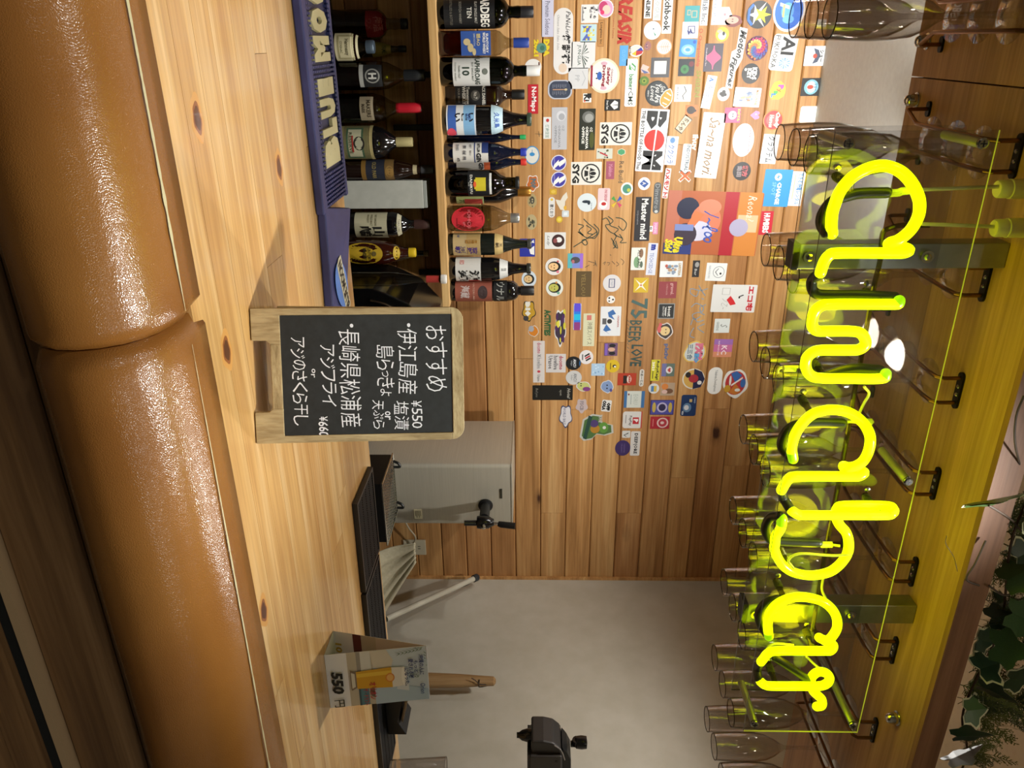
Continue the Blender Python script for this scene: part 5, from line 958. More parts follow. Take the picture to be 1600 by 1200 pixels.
S((972,673,985,684), 'small white square sticker with a black angle mark', 'c8c8c4', [g_([(.25,.75),(.4,.75),(.62,.3),(.8,.55),(.85,.5),(.62,.15)], K)], 'rr')
S((985,674,1000,712), 'white strip sticker reading DEEPCORE in black', 'ccc8c4', [t('DEEP(ORE', .08, .28, .92, .74, '202428', .03)], 'rr')
S((961,688,985,712), 'round deep purple sticker with faint lettering', '3a2a5c', [t('OKINAWA', .2, .55, .8, .65, '6a5a8a', .01), t('ORGANIC', .2, .38, .8, .48, '6a5a8a', .01)], 'e')
S((906,647,959,689), 'large cut sticker of a green creature riding a dark board', '4a6a3a', [e_(.5, .7, .2, .14, '5a8a3a'), e_(.5, .72, .06, .05, 'd0d0c8'), e_(.55, .45, .16, .14, 'a87a2a'), e_(.35, .42, .14, .12, '4a3a6a'), g_([(.05,.25),(.9,.1),(.95,.2),(.1,.36)], '24443a'), t('WAVE', .02, .5, .3, .7, 'b8b8b0', .03)], [(.0,.35),(.05,.65),(.25,.55),(.35,.75),(.4,.97),(.7,1),(.8,.75),(.75,.5),(.95,.35),(1,.12),(.85,0),(.2,.08)], edge='b8b8b0')
S((1017,562,1031,595), 'yellow strip sticker with black slanted lettering Ruby Kaigi', 'c8c02c', [t('RubyKaigi', .04, .5, .96, .9, '1a1a14', .03, .2), t('2021', .1, .12, .5, .4, 'f0f0e8', .03), r_(.55, .2, .9, .28, '3a3a20')])
S((1036,537,1045,562), 'slate blue lettering reading pixiv on the wood', None, [t('pixiv', 0, .05, 1, .95, '5a6488', .05)], name='wall_lettering', cat='lettering')
S((1034,568,1054,588), 'small grey square sticker with a red heart in a white circle', '5a6a60', [r_(.0, .0, 1, .35, '6a6a9a'), e_(.5, .58, .28, .26, 'd0ccc8'), g_([(.5,.42),(.32,.6),(.4,.72),(.5,.65),(.6,.72),(.68,.6)], 'b03a3a')])
S((1032,598,1054,618), 'small square sticker with two brown animal faces', 'a8927a', [e_(.3, .3, .24, .24, 'c87a3a'), e_(.65, .6, .2, .3, '6a4a34'), e_(.7, .3, .15, .2, 'c8a8a0')])
S((1013,599,1030,615), 'small round white sticker, half yellow and half blue', 'ccccc8', [r_(.25, .5, .8, .75, 'c8a83a'), r_(.25, .25, .8, .5, '4a78a8')], 'e')
S((1016,625,1053,648), 'violet rectangle sticker with a white ring in the middle', '2e2a6a', [r_(.05, .04, .95, .96, '4a4a94'), e_(.5, .5, .34, .22, 'b0a8c8'), e_(.5, .5, .24, .15, '2a2448'), e_(.5, .84, .34, .08, 'b8a04a'), e_(.5, .16, .34, .08, 'b8a04a')])
S((1016,651,1046,670), 'red rectangle sticker with a white ringed red disc', 'a02430', [e_(.5, .64, .42, .3, 'd0b4b0'), e_(.5, .64, .32, .22, 'a83440'), e_(.5, .62, .12, .1, 'd0b4b0'), r_(.2, .12, .8, .16, 'c87a78')])
S((1026,503,1052,531), 'dark haired smiling girl sticker with a pink bow and white edge', '3a3230', [e_(.5, .5, .26, .3, 'dcc088'), e_(.42, .55, .03, .04, K), e_(.6, .55, .03, .04, K), e_(.4, .15, .2, .12, 'c85a5a'), e_(.15, .2, .1, .1, 'c85a5a')], 'blob', edge='d4ccc8')
S((1112,445,1181,488), 'white paper sheet with red katakana and a line drawing', 'dadbd9', [t('エコ宅', .05, .80, .95, .95, 'c0202c', .05), g_([(.4,.42),(.55,.34),(.75,.44),(.7,.56),(.55,.5)], 'c82a30'), r_(.12, .22, .36, .40, '9a9a98'), r_(.13, .23, .35, .39, 'dadbd9'), g_([(.35,.7),(.42,.6),(.44,.62),(.38,.72)], K), e_(.46, .62, .03, .02, K), t('ノ乙~', .5, .1, .9, .5, '9a9a98', -.01, .3)], name='paper_note', cat='paper', rot=-1)
S((1116,498,1140,520), 'pale square sticker with a grey letter S and Greens', 'd4dad8', [t('S', .4, .4, .62, .85, '6a7270', .0, .2), t('GREENS', .2, .14, .85, .3, '8a9290')])
S((1115,530,1144,558), 'pink to orange square sticker with white letters KC', 'c06a98', [r_(0, .0, .3, 1, '9a6ab0'), r_(.3, 0, .7, 1, 'c06a98'), r_(.7, .0, 1, 1, 'd08a6a'), t('KC', .35, .42, .85, .72, 'ecdce4', .02), t('INTRODUCE', .1, .22, .9, .3, 'ecdce4')], rot=-1)
S((1066,532,1105,569), 'large round pale sticker with yellow rim and coloured letters over kanji', 'c4cac8', [t('PXBL', .12, .5, .92, .82, 'd0708a', .1), t('EO', .55, .48, .95, .7, '5a9ac8', .1), t('三三合', .15, .2, .8, .42, '5a6a78', .03)], 'blob', edge='d8b45a')
S((1066,576,1101,608), 'round sticker with orange and navy quarters and a red figure', 'c8a050', [g_([(.5,.5),(.5,1),(.15,.85),(0,.5)], '1e2244'), g_([(.5,.5),(1,.5),(.9,.85),(.5,1)], '1e2244'), e_(.48, .5, .2, .22, 'a02a34'), e_(.3, .25, .14, .12, '201c1c'), e_(.68, .78, .1, .1, 'd8d4d0')], 'e', edge='d4d0c4')
S((1064,617,1088,650), 'navy bank card sticker with a gold chip and pale wave', '14305a', [r_(.2, .52, .34, .7, 'c0a468'), e_(.6, .4, .22, .28, '5a7a9a'), e_(.6, .36, .12, .16, 'c8c8cc'), t('VISA', .75, .08, .95, .2, 'd0d4d8', .03), t('CARD', .1, .82, .4, .92, 'a8b4c4')], 'rr')
S((1128,574,1170,623), 'large white cut sticker filled with red, blue and yellow petal shapes', W, [e_(.5, .5, .38, .38, 'b8383a'), g_([(.2,.3),(.5,.5),(.25,.72),(.12,.5)], '3a6ab0'), g_([(.5,.5),(.8,.3),(.88,.55),(.75,.75)], 'c87a34'), e_(.5, .78, .14, .1, '3a6ab0'), e_(.68, .22, .12, .12, 'c89a34'), e_(.42, .3, .16, .04, 'e4e4e0'), g_([(.3,.75),(.36,.75),(.6,.35),(.54,.35)], 'e4e4e0'), e_(.72, .6, .05, .1, 'e4e4e0')], 'blob')
S((1106,574,1128,616), 'white capsule with small lettering joined below the petal sticker', W, [t('Yukabuta Development', .1, .4, .9, .65, '7a7e80', .01)], 'pill')
S((1082,407,1093,433), 'small black rectangle sticker with a grey emblem', '2c2c2e', [e_(.25, .6, .16, .3, '9a9a98'), t('Bar', .5, .3, .9, .65, 'b8b8b4')])
S((1103,411,1135,439), 'white square sticker with a one-eyed smiling ring face', 'e2e6e6', ring(.5, .62, .32, .28, '6a6e72', 'e2e6e6', .92)+[e_(.58, .72, .06, .05, K), g_([(.3,.58),(.5,.44),(.7,.58),(.7,.62),(.5,.49),(.3,.62)], '6a6e72'), t('NARONGKORN', .15, .12, .85, .22, 'a8acb0')], rot=-2)
# pen writing directly on the planks, as thin strokes
def pen(strokes, label, c, wd=0.0016, nm='pen_writing'):
    bm = NB(); allp = []
    for st in strokes:
        P = smoothpts([onY(a, b, 2.8492) for a, b in st], 4); L = []
        for i, p in enumerate(P):
            d = (P[min(i+1, len(P)-1)]-P[max(i-1, 0)]); d.y = 0
            if d.length < 1e-9: d = Vector((1, 0, 0))
            d.normalize(); nrm = Vector((-d.z, 0, d.x)); L.append((bm.verts.new(p+nrm*wd), bm.verts.new(p-nrm*wd)))
        for a, b in zip(L, L[1:]): bm.faces.new((a[0], a[1], b[1], b[0]))
    return tag(obj(nm, bm, mat(c, 0.5)), label, 'writing', 'pen writing on the planks')
GR = '2e4438'
pen([[(933,362),(915,374),(896,386)],[(903,350),(912,353),(905,360),(912,368),(903,362),(918,372),(931,368),(932,360),(920,350),(912,342)],[(916,352),(924,358),(918,364),(926,366)],[(928,350),(936,360),(930,372),(922,371)],[(909,376),(914,374),(918,380),(914,383),(909,378)]], 'dark green autograph loops ending in an eight, lower of the two autographs', GR)
pen([[(941,343),(948,341),(953,350),(946,352),(953,362),(963,368),(958,380),(965,388),(962,376)],[(950,338),(958,345),(953,352),(966,358),(960,366),(972,372)],[(962,340),(972,342),(979,350),(974,360),(966,353)],[(968,366),(973,374),(969,379),(979,379)],[(955,372),(962,384),(958,388)]], 'dark green autograph scrawl beside the dark name plate, upper of two autographs', GR)
pen([[(919,408),(926,410),(931,412),(927,415)],[(930,407),(932,416)],[(914,418),(921,414)]], 'small dark pen figure left of the kana', '3a4038', .0009)
pen([[(942,412),(946,409),(944,414)],[(948,410),(953,411),(950,415)],[(956,408),(961,413)],[(963,409),(967,413),(963,416)],[(970,404),(975,409),(972,414)],[(953,398),(955,399)]], 'short row of thin pen kana under the autographs', '3a4038', .0008)
S((985,466,1012,499), 'big dark teal painted number 75 on the wood', None, [t('75', .02, .02, .98, .98, '44605c', .02)], name='wall_lettering', cat='lettering')
S((982,500,1002,536), 'dark teal painted word BEER on the wood', None, [t('BEER', .02, .05, .98, .98, '34504a', .01)], name='wall_lettering', cat='lettering', rot=-2)
S((984,538,1004,573), 'dark teal painted word LOVE on the wood', None, [t('LOVE', .02, .05, .98, .98, '2c4642', .03)], name='wall_lettering', cat='lettering', rot=-2)
pen([[(980,500+6*k),(983,503+6*k)] for k in range(9)], 'dashed line painted under the words beer love', '3c5450', .0009)
pen([[(1092,446),(1097,455),(1102,462)],[(1106,451),(1094,454),(1080,451),(1079,458),(1088,463),(1092,454)],[(1096,466),(1100,468)],[(1103,476),(1094,480),(1096,488),(1099,480),(1088,474),(1080,480)],[(1101,492),(1092,488),(1082,492),(1086,499),(1095,494)],[(1100,500),(1090,503),(1084,497),(1079,508)],[(1084,512),(1078,524),(1085,528)],[(1101,506),(1090,512),(1100,520)]], 'large pale blue chalky kana written on the wood', '7e96a8', .0016)
S((836,205,848,214), 'small dark pen tally marks above the green bottle cap', None, [g_([(0,.5),(1,.6),(1,.55),(0,.45)], '3a3a34'), g_([(.4,0),(.5,1),(.56,1),(.46,0)], '3a3a34')], name='pen_writing', cat='writing', grp='pen writing on the planks')
# ================================================================ menu board
P0 = Vector((0.341, 1.017, CT+0.0004)); P1 = Vector((0.527, 0.963, CT+0.0004))
ex = (P1-P0); BW = ex.length; ex.normalize(); nz = ex.cross(Vector((0, 0, 1)))   # towards the viewer
LN = math.radians(7); ey = Vector((0, 0, 1))*math.cos(LN)-nz*math.sin(LN); ez = ex.cross(ey); BH = 0.2985
mb = root('menu_board', P0, 'small standing chalkboard menu in a wooden frame with white handwritten Japanese', 'menu board')
def BM(o=Vector((0, 0, 0)), a=ex, b=ey, c=ez):
    return Matrix(((a.x, b.x, c.x, o.x), (a.y, b.y, c.y, o.y), (a.z, b.z, c.z, o.z), (0, 0, 0, 1)))
M_ = BM(Vector((0, 0, .0014))); inv = lambda o: o
ol = [(0, 0), (BW*.235, 0), (BW*.235, .020), (BW*.26, .0255), (BW*.74, .0255), (BW*.765, .020), (BW*.765, 0), (BW, 0)]
top = [(BW-0.018+0.018*math.cos(a), BH-0.018+0.018*math.sin(a)) for a in [math.pi/2*k/6 for k in range(7)]]+[(0.018-0.018*math.cos(a), BH-0.018+0.018*math.sin(a)) for a in [math.pi/2*(1-k/6) for k in range(7)]]
px0, px1, py0, py1 = BW*.05, BW*.945, 0.040, 0.282
# frame built as four joined members around the slate
for nm, pts, m in (('frame_upright', [(0, .0), (BW*.235, 0), (BW*.235, .020), (BW*.26, .0255), (BW*.26, py0), (px0, py0), (px0, BH-0.018), (0, BH-0.018)], ASHV),
                   ('frame_upright', [(BW, 0), (BW, BH-0.018), (px1, BH-0.018), (px1, py0), (BW*.74, py0), (BW*.74, .0255), (BW*.765, .020), (BW*.765, 0)], ASHV),
                   ('bottom_rail', [(BW*.26, .0255), (BW*.74, .0255), (BW*.74, py0), (BW*.26, py0)], ASH),
                   ('top_rail', [(0, BH-0.018), (px0, BH-.018), (px0, py1), (px1, py1), (px1, BH-.018), (BW, BH-.018)]+top[1:-1], ASH)):
    obj(nm, prism(NB(), pts, -0.010, 0.0, M=M_), m, mb, bev=0.0008)
SLATE = noisy('chalk_slate', '1c1e1d', '26292a', 0.75, 90, 0.15, 0.0005)
obj('slate', prism(NB(), rrect(px0+.0002, py0+.0002, px1-.0002, py1-.0002, 0.002, 2), -0.008, -0.0012, M=M_), SLATE, mb)
# rear leaf of the A-frame, hinged at the top
la = math.radians(-17); ey2 = Vector((0, 0, 1))*math.cos(la)-nz*-math.sin(-la)*-1
ey2 = (Vector((0, 0, 1))*math.cos(math.radians(14))+nz*math.sin(math.radians(14))).normalized(); ez2 = ex.cross(ey2)
BH2 = 0.270; hinge = ey*0.272-ez*0.012; o2 = hinge-ey2*BH2
o2 = o2+Vector((0, 0, .0028-o2.z))
M2 = BM(o2, ex, ey2, ez2)
for a, b in ((0.001, .022), (BW-.022, BW-.001)):
    obj('rear_leg', prism(NB(), [(a, 0), (b, 0), (b, BH2), (a, BH2)], -0.009, 0, M=M2), ASHV, mb, bev=0.0008)
obj('rear_panel', prism(NB(), [(.0225, .055), (BW-.0225, .055), (BW-.0225, BH2), (.0225, BH2)], -0.008, -0.001, M=M2), mat('3a3022', 0.7), mb)
obj('rear_rail', prism(NB(), [(.0225, .016), (BW-.0225, .016), (BW-.0225, .025), (.0225, .025)], -0.008, -0.001, M=M2), mat('2a2218', 0.7), mb)
for a in (.03, BW-.045):
    bm = NB(); box(bm, (a, .262, -0.0128), (a+.014, .276, -0.0103), M=M_); obj('hinge', bm, mat('7a6a3a', 0.3, 0.9), mb)
CH = mat('e6e8ee', 0.8)
def cmap(cx, cy):   # position measured on the board's face
    return BW*((cy/4.4444+460-482)/210), BH*((cx/4.4444+380-390)/328)
def chalk(s, x0, x1, y0, y1, b=-0.005, wts=None, sl=0.06):
    bm = NB(); a = cmap(x0, y0); c = cmap(x1, y1); n = len(s); wts = wts or [1]*n; W_ = sum(wts); x = a[0]
    for i, chh in enumerate(s):
        wv = (c[0]-a[0])*wts[i]/W_
        if chh != ' ':
            j = random.uniform(-.06, .06); dy = random.uniform(-.0007, .0007)
            put_text(bm, chh, x+wv*.04, a[1]+dy, x+wv*.96, c[1]+dy, -0.0010, 0, bold=b, fn=lambda X, Y, Z: M_ @ Vector((X, Y, Z)), jitter=j, stretch=1.35, shear=sl)
        x += wv
    obj('chalk_writing', bm, CH, mb)
chalk('おすすめ', 1225, 1398, 218, 692, b=-0.008)
chalk('¥550', 1130, 1203, 748, 948, b=0.0)
chalk('・', 1108, 1132, 205, 235, b=.02); chalk('伊江島産', 1042, 1178, 240, 706, b=-0.004)
chalk('塩漬', 1005, 1108, 745, 960, b=-0.004); chalk('or', 940, 980, 820, 885, b=.012)
chalk('島らっきょ', 888, 1015, 350, 715, wts=[1.3, 1, .6, 1, .7]); chalk('天ぷら', 856, 935, 738, 948, b=-.002)
chalk('・', 715, 740, 205, 235, b=.02); chalk('長崎県松浦産', 630, 782, 240, 932, b=-0.004)
chalk('アジフライ', 508, 605, 345, 782, b=-.002); chalk('or', 440, 466, 512, 580, b=.012); chalk('¥660', 478, 545, 848, 992, b=.012)
chalk('アジのさくら干し', 305, 408, 292, 912, b=-.002)
# ================================================================ blue rubber bar mat
BL = noisy('blue_rubber', '30366a', '383e74', 0.5, 30, 0.05); BLD = mat('272c58', 0.55)
bmr = root('bar_mat', (0, 0, CT), 'navy blue rubber bar mat with raised cream letters along the counter edge', 'bar mat')
obj('mat_base', box(NB(), (-0.55, 1.412, 0.0004), (0.292, 1.612, 0.008)), BLD, bmr)
for nm, a, b in (('front_lip', (-0.55, 1.405, 0.0004), (0.292, 1.437, 0.016)), ('rear_lip', (-0.55, 1.598, 0.0004), (0.292, 1.612, 0.015))):
    obj(nm, box(NB(), a, b), BL, bmr, bev=0.003)
letters = [('B', 219, 268), ('L', 189, 218), ('U', 154, 187), ('E', 121, 151), ('M', 55, 97), ('O', 13, 52), ('O', -30, 9), ('N', -75, -34)]
lb = []
for ch, u0, u1 in letters:
    um = (u0+u1)/2; xa = onZ(505, u0, CT+.014).x; xb = onZ(505, u1, CT+.014).x
    bm = NB(); put_text(bm, ch, xa+.001, 1.462, xb-.001, 1.575, 0.0150, 0, bold=0.10, rot=180, stretch=4, thick=0.0065)
    obj('raised_letter', bm, mat('cfc79c', 0.6), bmr); lb.append((xa, xb))
bm = NB(); x = -0.545
while x < 0.288:
    inl = any(a-.002 < x < b+.002 for a, b in lb)
    for k in range(13):
        y = 1.441+0.0122*k
        if inl and 1.455 < y < 1.578: continue
        box(bm, (x, y, 0.0079), (x+0.0042, y+0.0088, 0.0145))
    x += 0.0078
tag(obj('grip_nubs', bm, BL, bmr), kind='stuff')
q_ = [onZ(508, 325, CT+.016), onZ(521, 482, CT+.018), onZ(533, 620, CT+.018), onZ(552, 620, CT+.016), onZ(542, 480, CT+.018), onZ(548, 325, CT+.026)]
zt = [.016, .018, .018, .016, .018, .026]
bm = NB(); n = 6; up = [bm.verts.new((p.x, min(p.y, 1.612), zt[i])) for i, p in enumerate(q_)]; lo = [bm.verts.new((p.x+(-.002 if i in (0, 5) else 0), min(p.y, 1.612), 0.0004)) for i, p in enumerate(q_)]
bm.faces.new(up); bm.faces.new(lo[::-1])
for i in range(n): bm.faces.new((lo[i], lo[(i+1) % n], up[(i+1) % n], up[i]))
obj('logo_block', bm, BL, bmr, bev=0.003)
def lg(px, py, dz=0.0): p = onZ(px, py, CT+.0215); return (p.x, p.y, 0.0216+dz)
oc = [(534, 442)]
bm = NB(); f = bm.faces.new([bm.verts.new(lg(534+9.5*math.cos(a)+0.10*34*math.sin(a), 444+36*math.sin(a))) for a in [2*math.pi*k/32 for k in range(32)]]); obj('logo_oval', bm, mat('5a8ade', 0.5), bmr)
ba, bb = Vector(lg(529, 407)), Vector(lg(545, 482)); d = (bb-ba).normalized(); pn = Vector((-d.y, d.x, 0)); Lb = (bb-ba).length
bm = NB(); bm.faces.new([bm.verts.new(v+Vector((0, 0, .0004))) for v in (ba-pn*.019, bb-pn*.019, bb+d*.004, bb+pn*.019, ba+pn*.019, ba-d*.004)])
put_text(bm, 'BLUE MOON', .004, -.014, Lb-.004, .014, .0008, 1, bold=.04, rot=0, stretch=3.2, fn=lambda X, Y, Z: bb-d*X-pn*Y+Vector((0, 0, Z)))
obj('logo_banner', bm, [mat('cfc9ae', 0.5), K and mat(K, 0.5)], bmr)
# ================================================================ black ribbed mats
def ribmat(x0, x1, y0, y1, lab, z0=0.0004, th=0.012):
    r = root('service_mat', (x0, y0, CT), lab, 'mat', 'black service mats on the counter', rz=math.atan2(-0.028, .7)); L_, D_ = x1-x0, y1-y0
    obj('mat_base', box(NB(), (0, 0, z0), (L_, D_, th*.6)), BLACK, r)
    bm = NB(); box(bm, (0, 0, th*.6), (L_, .010, th)); box(bm, (0, D_-.008, th*.6), (L_, D_, th)); box(bm, (0, .010, th*.6), (.008, D_-.008, th)); box(bm, (L_-.008, .010, th*.6), (L_, D_-.008, th)); obj('raised_edge', bm, mat('17171a', .4), r)
    bm = NB(); k = 0.012
    while k < L_-.012:
        for j in range(4):
            ya = .014+j*(D_-.026)/4; box(bm, (k, ya, th*.6), (k+.0026, ya+(D_-.026)/4-.004, th*.95))
        k += .0062
    tag(obj('rib', bm, mat('1c1c1f', .45), r), kind='stuff')
ribmat(0.93, 1.165, 1.425, 1.60, 'short black ribbed rubber mat beside the drip tray end of the counter')
ribmat(1.172, 1.80, 1.415, 1.578, 'long black ribbed rubber mat behind the folded price card')
# ================================================================ folded price card
A0, A1 = Vector((1.068, 1.116, CT+.0004)), Vector((1.197, 1.109, CT+.0004)); tx_ = (A1-A0).normalized(); back = Vector((-tx_.y, tx_.x, 0)); TW = (A1-A0).length; TD, THt = 0.070, 0.192
tc = root('price_card', A0, 'folded paper price card with a beer glass picture and 550 yen', 'price card')
apex = back*(TD*.42)+Vector((0, 0, THt)); fy_ = apex.normalized(); FL = apex.length
nf = tx_.cross(fy_)     # outward normal, towards the viewer
fF = lambda X, Y, Z: tx_*X+fy_*Y+nf*Z
rb = back*TD; ry = (apex-rb).normalized(); RL = (apex-rb).length; nr = ry.cross(tx_)  # rear panel: inward side faces the viewer
fR = lambda X, Y, Z: rb+tx_*X+ry*Y-nr*Z
def card(f, L_, name, items, inner=1):
    bm = NB(); cols = [mat('d8d8dc', 0.5)]; ix = {}
    def mi(c):
        if c not in ix: ix[c] = len(cols); cols.append(mat(c, 0.45))
        return ix[c]
    box(bm, (0, 0, -0.0005), (TW, L_, 0)); 
    for v in bm.verts: v.co = f(*v.co)
    z = 0.0
    for it in items:
        z += 0.00012
        if it[0] == 'g': bm.faces.new([bm.verts.new(f(p[0]*TW, p[1]*L_, z)) for p in it[1]]).material_index = mi(it[2])
        else: put_text(bm, it[1], it[2]*TW, it[3]*L_, it[4]*TW, it[5]*L_, z, mi(it[6]), bold=it[7], shear=it[8], rot=it[9], fn=f, stretch=1.6)
    obj(name, bm, cols, tc)
def palm(cx, cy, s, sd, c='3f5a34'):
    R = random.Random(sd); out = []
    for k in range(9):
        a = math.radians(150+k*16); L_ = s*R.uniform(.7, 1.1)
        dx, dy = math.cos(a)*L_, math.sin(a)*L_*.6
        for j in range(7):
            t_ = (j+1)/8; bx_, by_ = cx+dx*t_, cy+dy*t_-0.02*t_*t_
            for sg in (-1, 1): out.append(g_([(bx_, by_), (bx_+.01+dx*.05, by_+.004), (bx_+dx*.12-sg*dy*.16, by_+dy*.12+sg*dx*.09-.012)], c))
    return [o_ for o_ in out if all(0 < p[0] < 1 and 0 < p[1] < 1 for p in o_[1])]
front = [r_(0, .21, 1, 1, 'b9c2cc'), r_(0, .21, 1, .46, 'b3aa98'), r_(0, .30, .42, .34, '8f8a84'), r_(0, .34, .40, .44, 'c9c9c6'), r_(.52, .31, 1, .40, '4f7a88'), r_(.52, .30, 1, .32, '3a5058'), g_([(.0,.44),(.3,.46),(.42,.62),(.2,.66),(0,.6)], 'c6beb0'), e_(.76, .46, .1, .05, '6a5a4a'), g_([(.55,.46),(1,.46),(1,1),(.8,1)], 'a3b6c8'), g_([(.35,.7),(.75,.68),(.8,.8),(.35,.8)], 'c8ccd2')]+palm(.02, .98, .42, 5)+[
    g_([(.31,.235),(.69,.235),(.64,.29),(.36,.29)], '7a6a5a'), g_([(.35,.24),(.65,.24),(.62,.275),(.38,.275)], 'c8c4b8'), g_([(.34,.29),(.66,.29),(.69,.64),(.31,.64)], 'c8961e'), g_([(.38,.29),(.45,.29),(.44,.64),(.37,.64)], 'dab43a'), g_([(.31,.64),(.69,.64),(.67,.76),(.33,.76)], 'd6d2cc'), e_(.5, .76, .18, .025, 'e2dfda'), e_(.5, .62, .085, .045, 'c87a2a'), e_(.5, .62, .065, .034, 'd8a860'),
    t('550', .30, .045, .72, .16, '101010', .045, .15), t('円', .83, .05, .97, .15, '202020', .01),
    t('沖縄の人に', .12, .915, .50, .965, '23306e', .02, .1), t('もっと', .22, .865, .45, .905, '23306e', .02, .1), t('愛される味', .18, .81, .55, .86, '23306e', .02, .1), t('になった。', .35, .765, .68, .81, '23306e', .02, .1), t('Orion', .66, .915, .86, .965, '23407e', .01, .15),
    t('オリオン', .55, .41, .88, .48, 'a8242c', .02, -.1), t('ザ・ドラフト', .66, .34, .98, .40, 'a8242c', .02, -.1)]
card(fF, FL, 'front_panel', front)
card(fR, RL, 'rear_panel', [r_(0, .21, 1, .46, 'a89e8c'), r_(0, .21, 1, .30, '5a2420'), r_(.3, .22, .9, .55, '4a2018'), r_(.36, .26, .8, .5, '8a7468'), r_(0, .46, .25, 1, 'b8aca0')]+palm(.5, .95, .4, 8)+[t('10', .12, .05, .3, .12, 'a88a2a', .04), t('ビール各種', .4, .06, .9, .12, '5a5a5a', .0)])
bm = NB(); box(bm, (0, 0, 0), (TW, TD, 0.0004)); 
for v in bm.verts: v.co = tx_*v.co.x+back*v.co.y+Vector((0, 0, v.co.z))
obj('base_panel', bm, mat('c8c8ca', 0.5), tc)
# ================================================================ things along the right wall
# bar cloth hanging in folds over a rail
cl = NB(); ga = []
for i in range(22):
    s_ = i/21; row = []
    for j in range(30):
        t_ = j/29
        top_ = Vector((1.665+.01*s_, 2.30, 1.02)).lerp(Vector((1.80, 2.30, 1.015)), s_*.6)
        bot_ = Vector((1.70, 2.25, 0.86)).lerp(Vector((2.06, 2.25, 0.84)), s_)
        p = top_.lerp(bot_, t_**0.9); p.y += 0.012*math.sin(s_*26+t_*2)*(.3+t_)+0.02*math.sin(t_*3); p.z += 0.02*math.sin(s_*3.14)*t_
        row.append(cl.verts.new(p))
    ga.append(row)
for a, b in zip(ga, ga[1:]):
    for j in range(29): cl.faces.new((a[j], b[j], b[j+1], a[j+1]))
o = obj('bar_cloth', cl, noisy('linen', 'a39a80', 'b0a78e', 0.9, 120, 0.2, 0.001), None, smooth='all'); so = o.modifiers.new('solid', 'SOLIDIFY'); so.thickness = 0.003
tag(o, 'beige cloth hanging in folds beside the steel beer dispenser', 'cloth')
wp = root('white_pole', (2.0, 2.4, 0.0), 'white pole with a dark rubber cap leaning into the wall corner', 'pole')
a_, b_ = Vector((2.105, 2.40, .862)), Vector((2.19, 2.76, 1.182)); off = Vector((2.0, 2.4, 0))
obj('shaft', tube(NB(), [a_-off, b_-off], .012, 14), mat('b9b3a2', .4), wp, smooth=True)
d_ = (b_-a_).normalized(); obj('end_cap', tube(NB(), [b_-off+d_*.0005, b_-off+d_*.022, b_-off+d_*.03], [.0165, .0165, .010], 14), mat('2c3034', .5), wp, smooth=True)
obj('wrist_loop', tube(NB(), smoothpts([b_-off+Vector((0, -.012, .0)), b_-off+Vector((.012, -.03, -.03)), b_-off-d_*.10+Vector((.004, -.02, -.02)), b_-off-d_*.12+Vector((0, -.013, 0))], 6), .002, 6), BLACK, wp, smooth=True)
po = root('wall_outlet', (2.083, 2.8492, 0.92), 'beige wall outlet plate behind the beer dispenser', 'outlet')
obj('plate', box(NB(), (-.040, -.008, -.055), (.040, 0, .045)), mat('bdb49c', .5), po, bev=.002)
for zz in (-.025, .015): obj('socket', box(box(NB(), (-.008, -.0086, zz-.006), (-.005, -.0081, zz+.006)), (.004, -.0086, zz-.006), (.007, -.0081, zz+.006)), BLACK, po)
tag(obj('power_cable', tube(NB(), smoothpts([(2.07, 2.835, .90), (2.00, 2.80, .93), (1.93, 2.79, .90), (1.82, 2.80, .86), (1.70, 2.79, .80)], 6), .0035, 7), mat('b8b09a', .5), None, smooth=True), 'pale power cable running from the wall outlet', 'cable')
ws = root('wooden_pestle', (2.17, 2.145, 0.0), 'upright pale wooden rod with a dark cord loop near the right wall', 'rod')
SW = wood('turned_wood', 'a5845a', '8c6c44', 'b8966a', rough=.5, axis='Z', vary=.1)
obj('rod', lathe(NB(), [(.0005, .80), (.03, .801), (.028, 1.05), (.024, 1.18), (.0195, 1.245), (.0175, 1.29), (.0165, 1.302), (.008, 1.309), (.0005, 1.31)], 18), SW, ws, smooth=True)
obj('cord_loop', tube(NB(), smoothpts([(-.019, -.012, 1.25), (0, -.024, 1.248), (.02, -.010, 1.25), (.024, 0, 1.275), (.016, .0, 1.295), (-.004, -.021, 1.268), (-.01, -.024, 1.25), (-.022, -.022, 1.238), (-.034, -.02, 1.222)], 5), .0016, 6), mat('2a2018', .6), ws, smooth=True)
obj('stand', box(NB(), (-.08, -.08, 0.0), (.07, .08, .7995)), mat('1a1712', .7), ws)
# black dispenser head on its column
dv = root('carbonator', (2.10, 1.75, 0.0), 'matt black drink machine head with a nozzle and knob at the bottom of the photo', 'appliance')
DG = mat('2b2826', .42); bx0 = onY(834, 1138, 1.75).x-2.10; bx1 = 0.12
bm = NB(); z0, z1 = 1.442, 1.540
prism(bm, [(bx0, z0), (bx1, z0), (bx1, z1+.0), (bx0+.06, z1), (bx0+.03, z1-.008), (bx0+.008, z1-.030), (bx0, z1-.06)], -.05, .05, M=Mx); obj('head', bm, DG, dv, bev=.006)
bm = NB(); tube(bm, smoothpts([(bx0+.012, -.0515, z1-.028), (bx0+.035, -.0515, z1-.006), (bx0+.075, -.0515, z1+.006)], 6), .0022, 6); obj('trim_line', bm, mat('9a9590', .3, .6), dv, smooth=True)
bm = NB(); prism(bm, [(bx0+.035, z1-.002), (bx1, z1-.002), (bx1, z1+.030), (bx0+.09, z1+.026), (bx0+.06, z1+.014)], -.04, .04, M=Mx); obj('hood', bm, BLACK, dv, bev=.003)
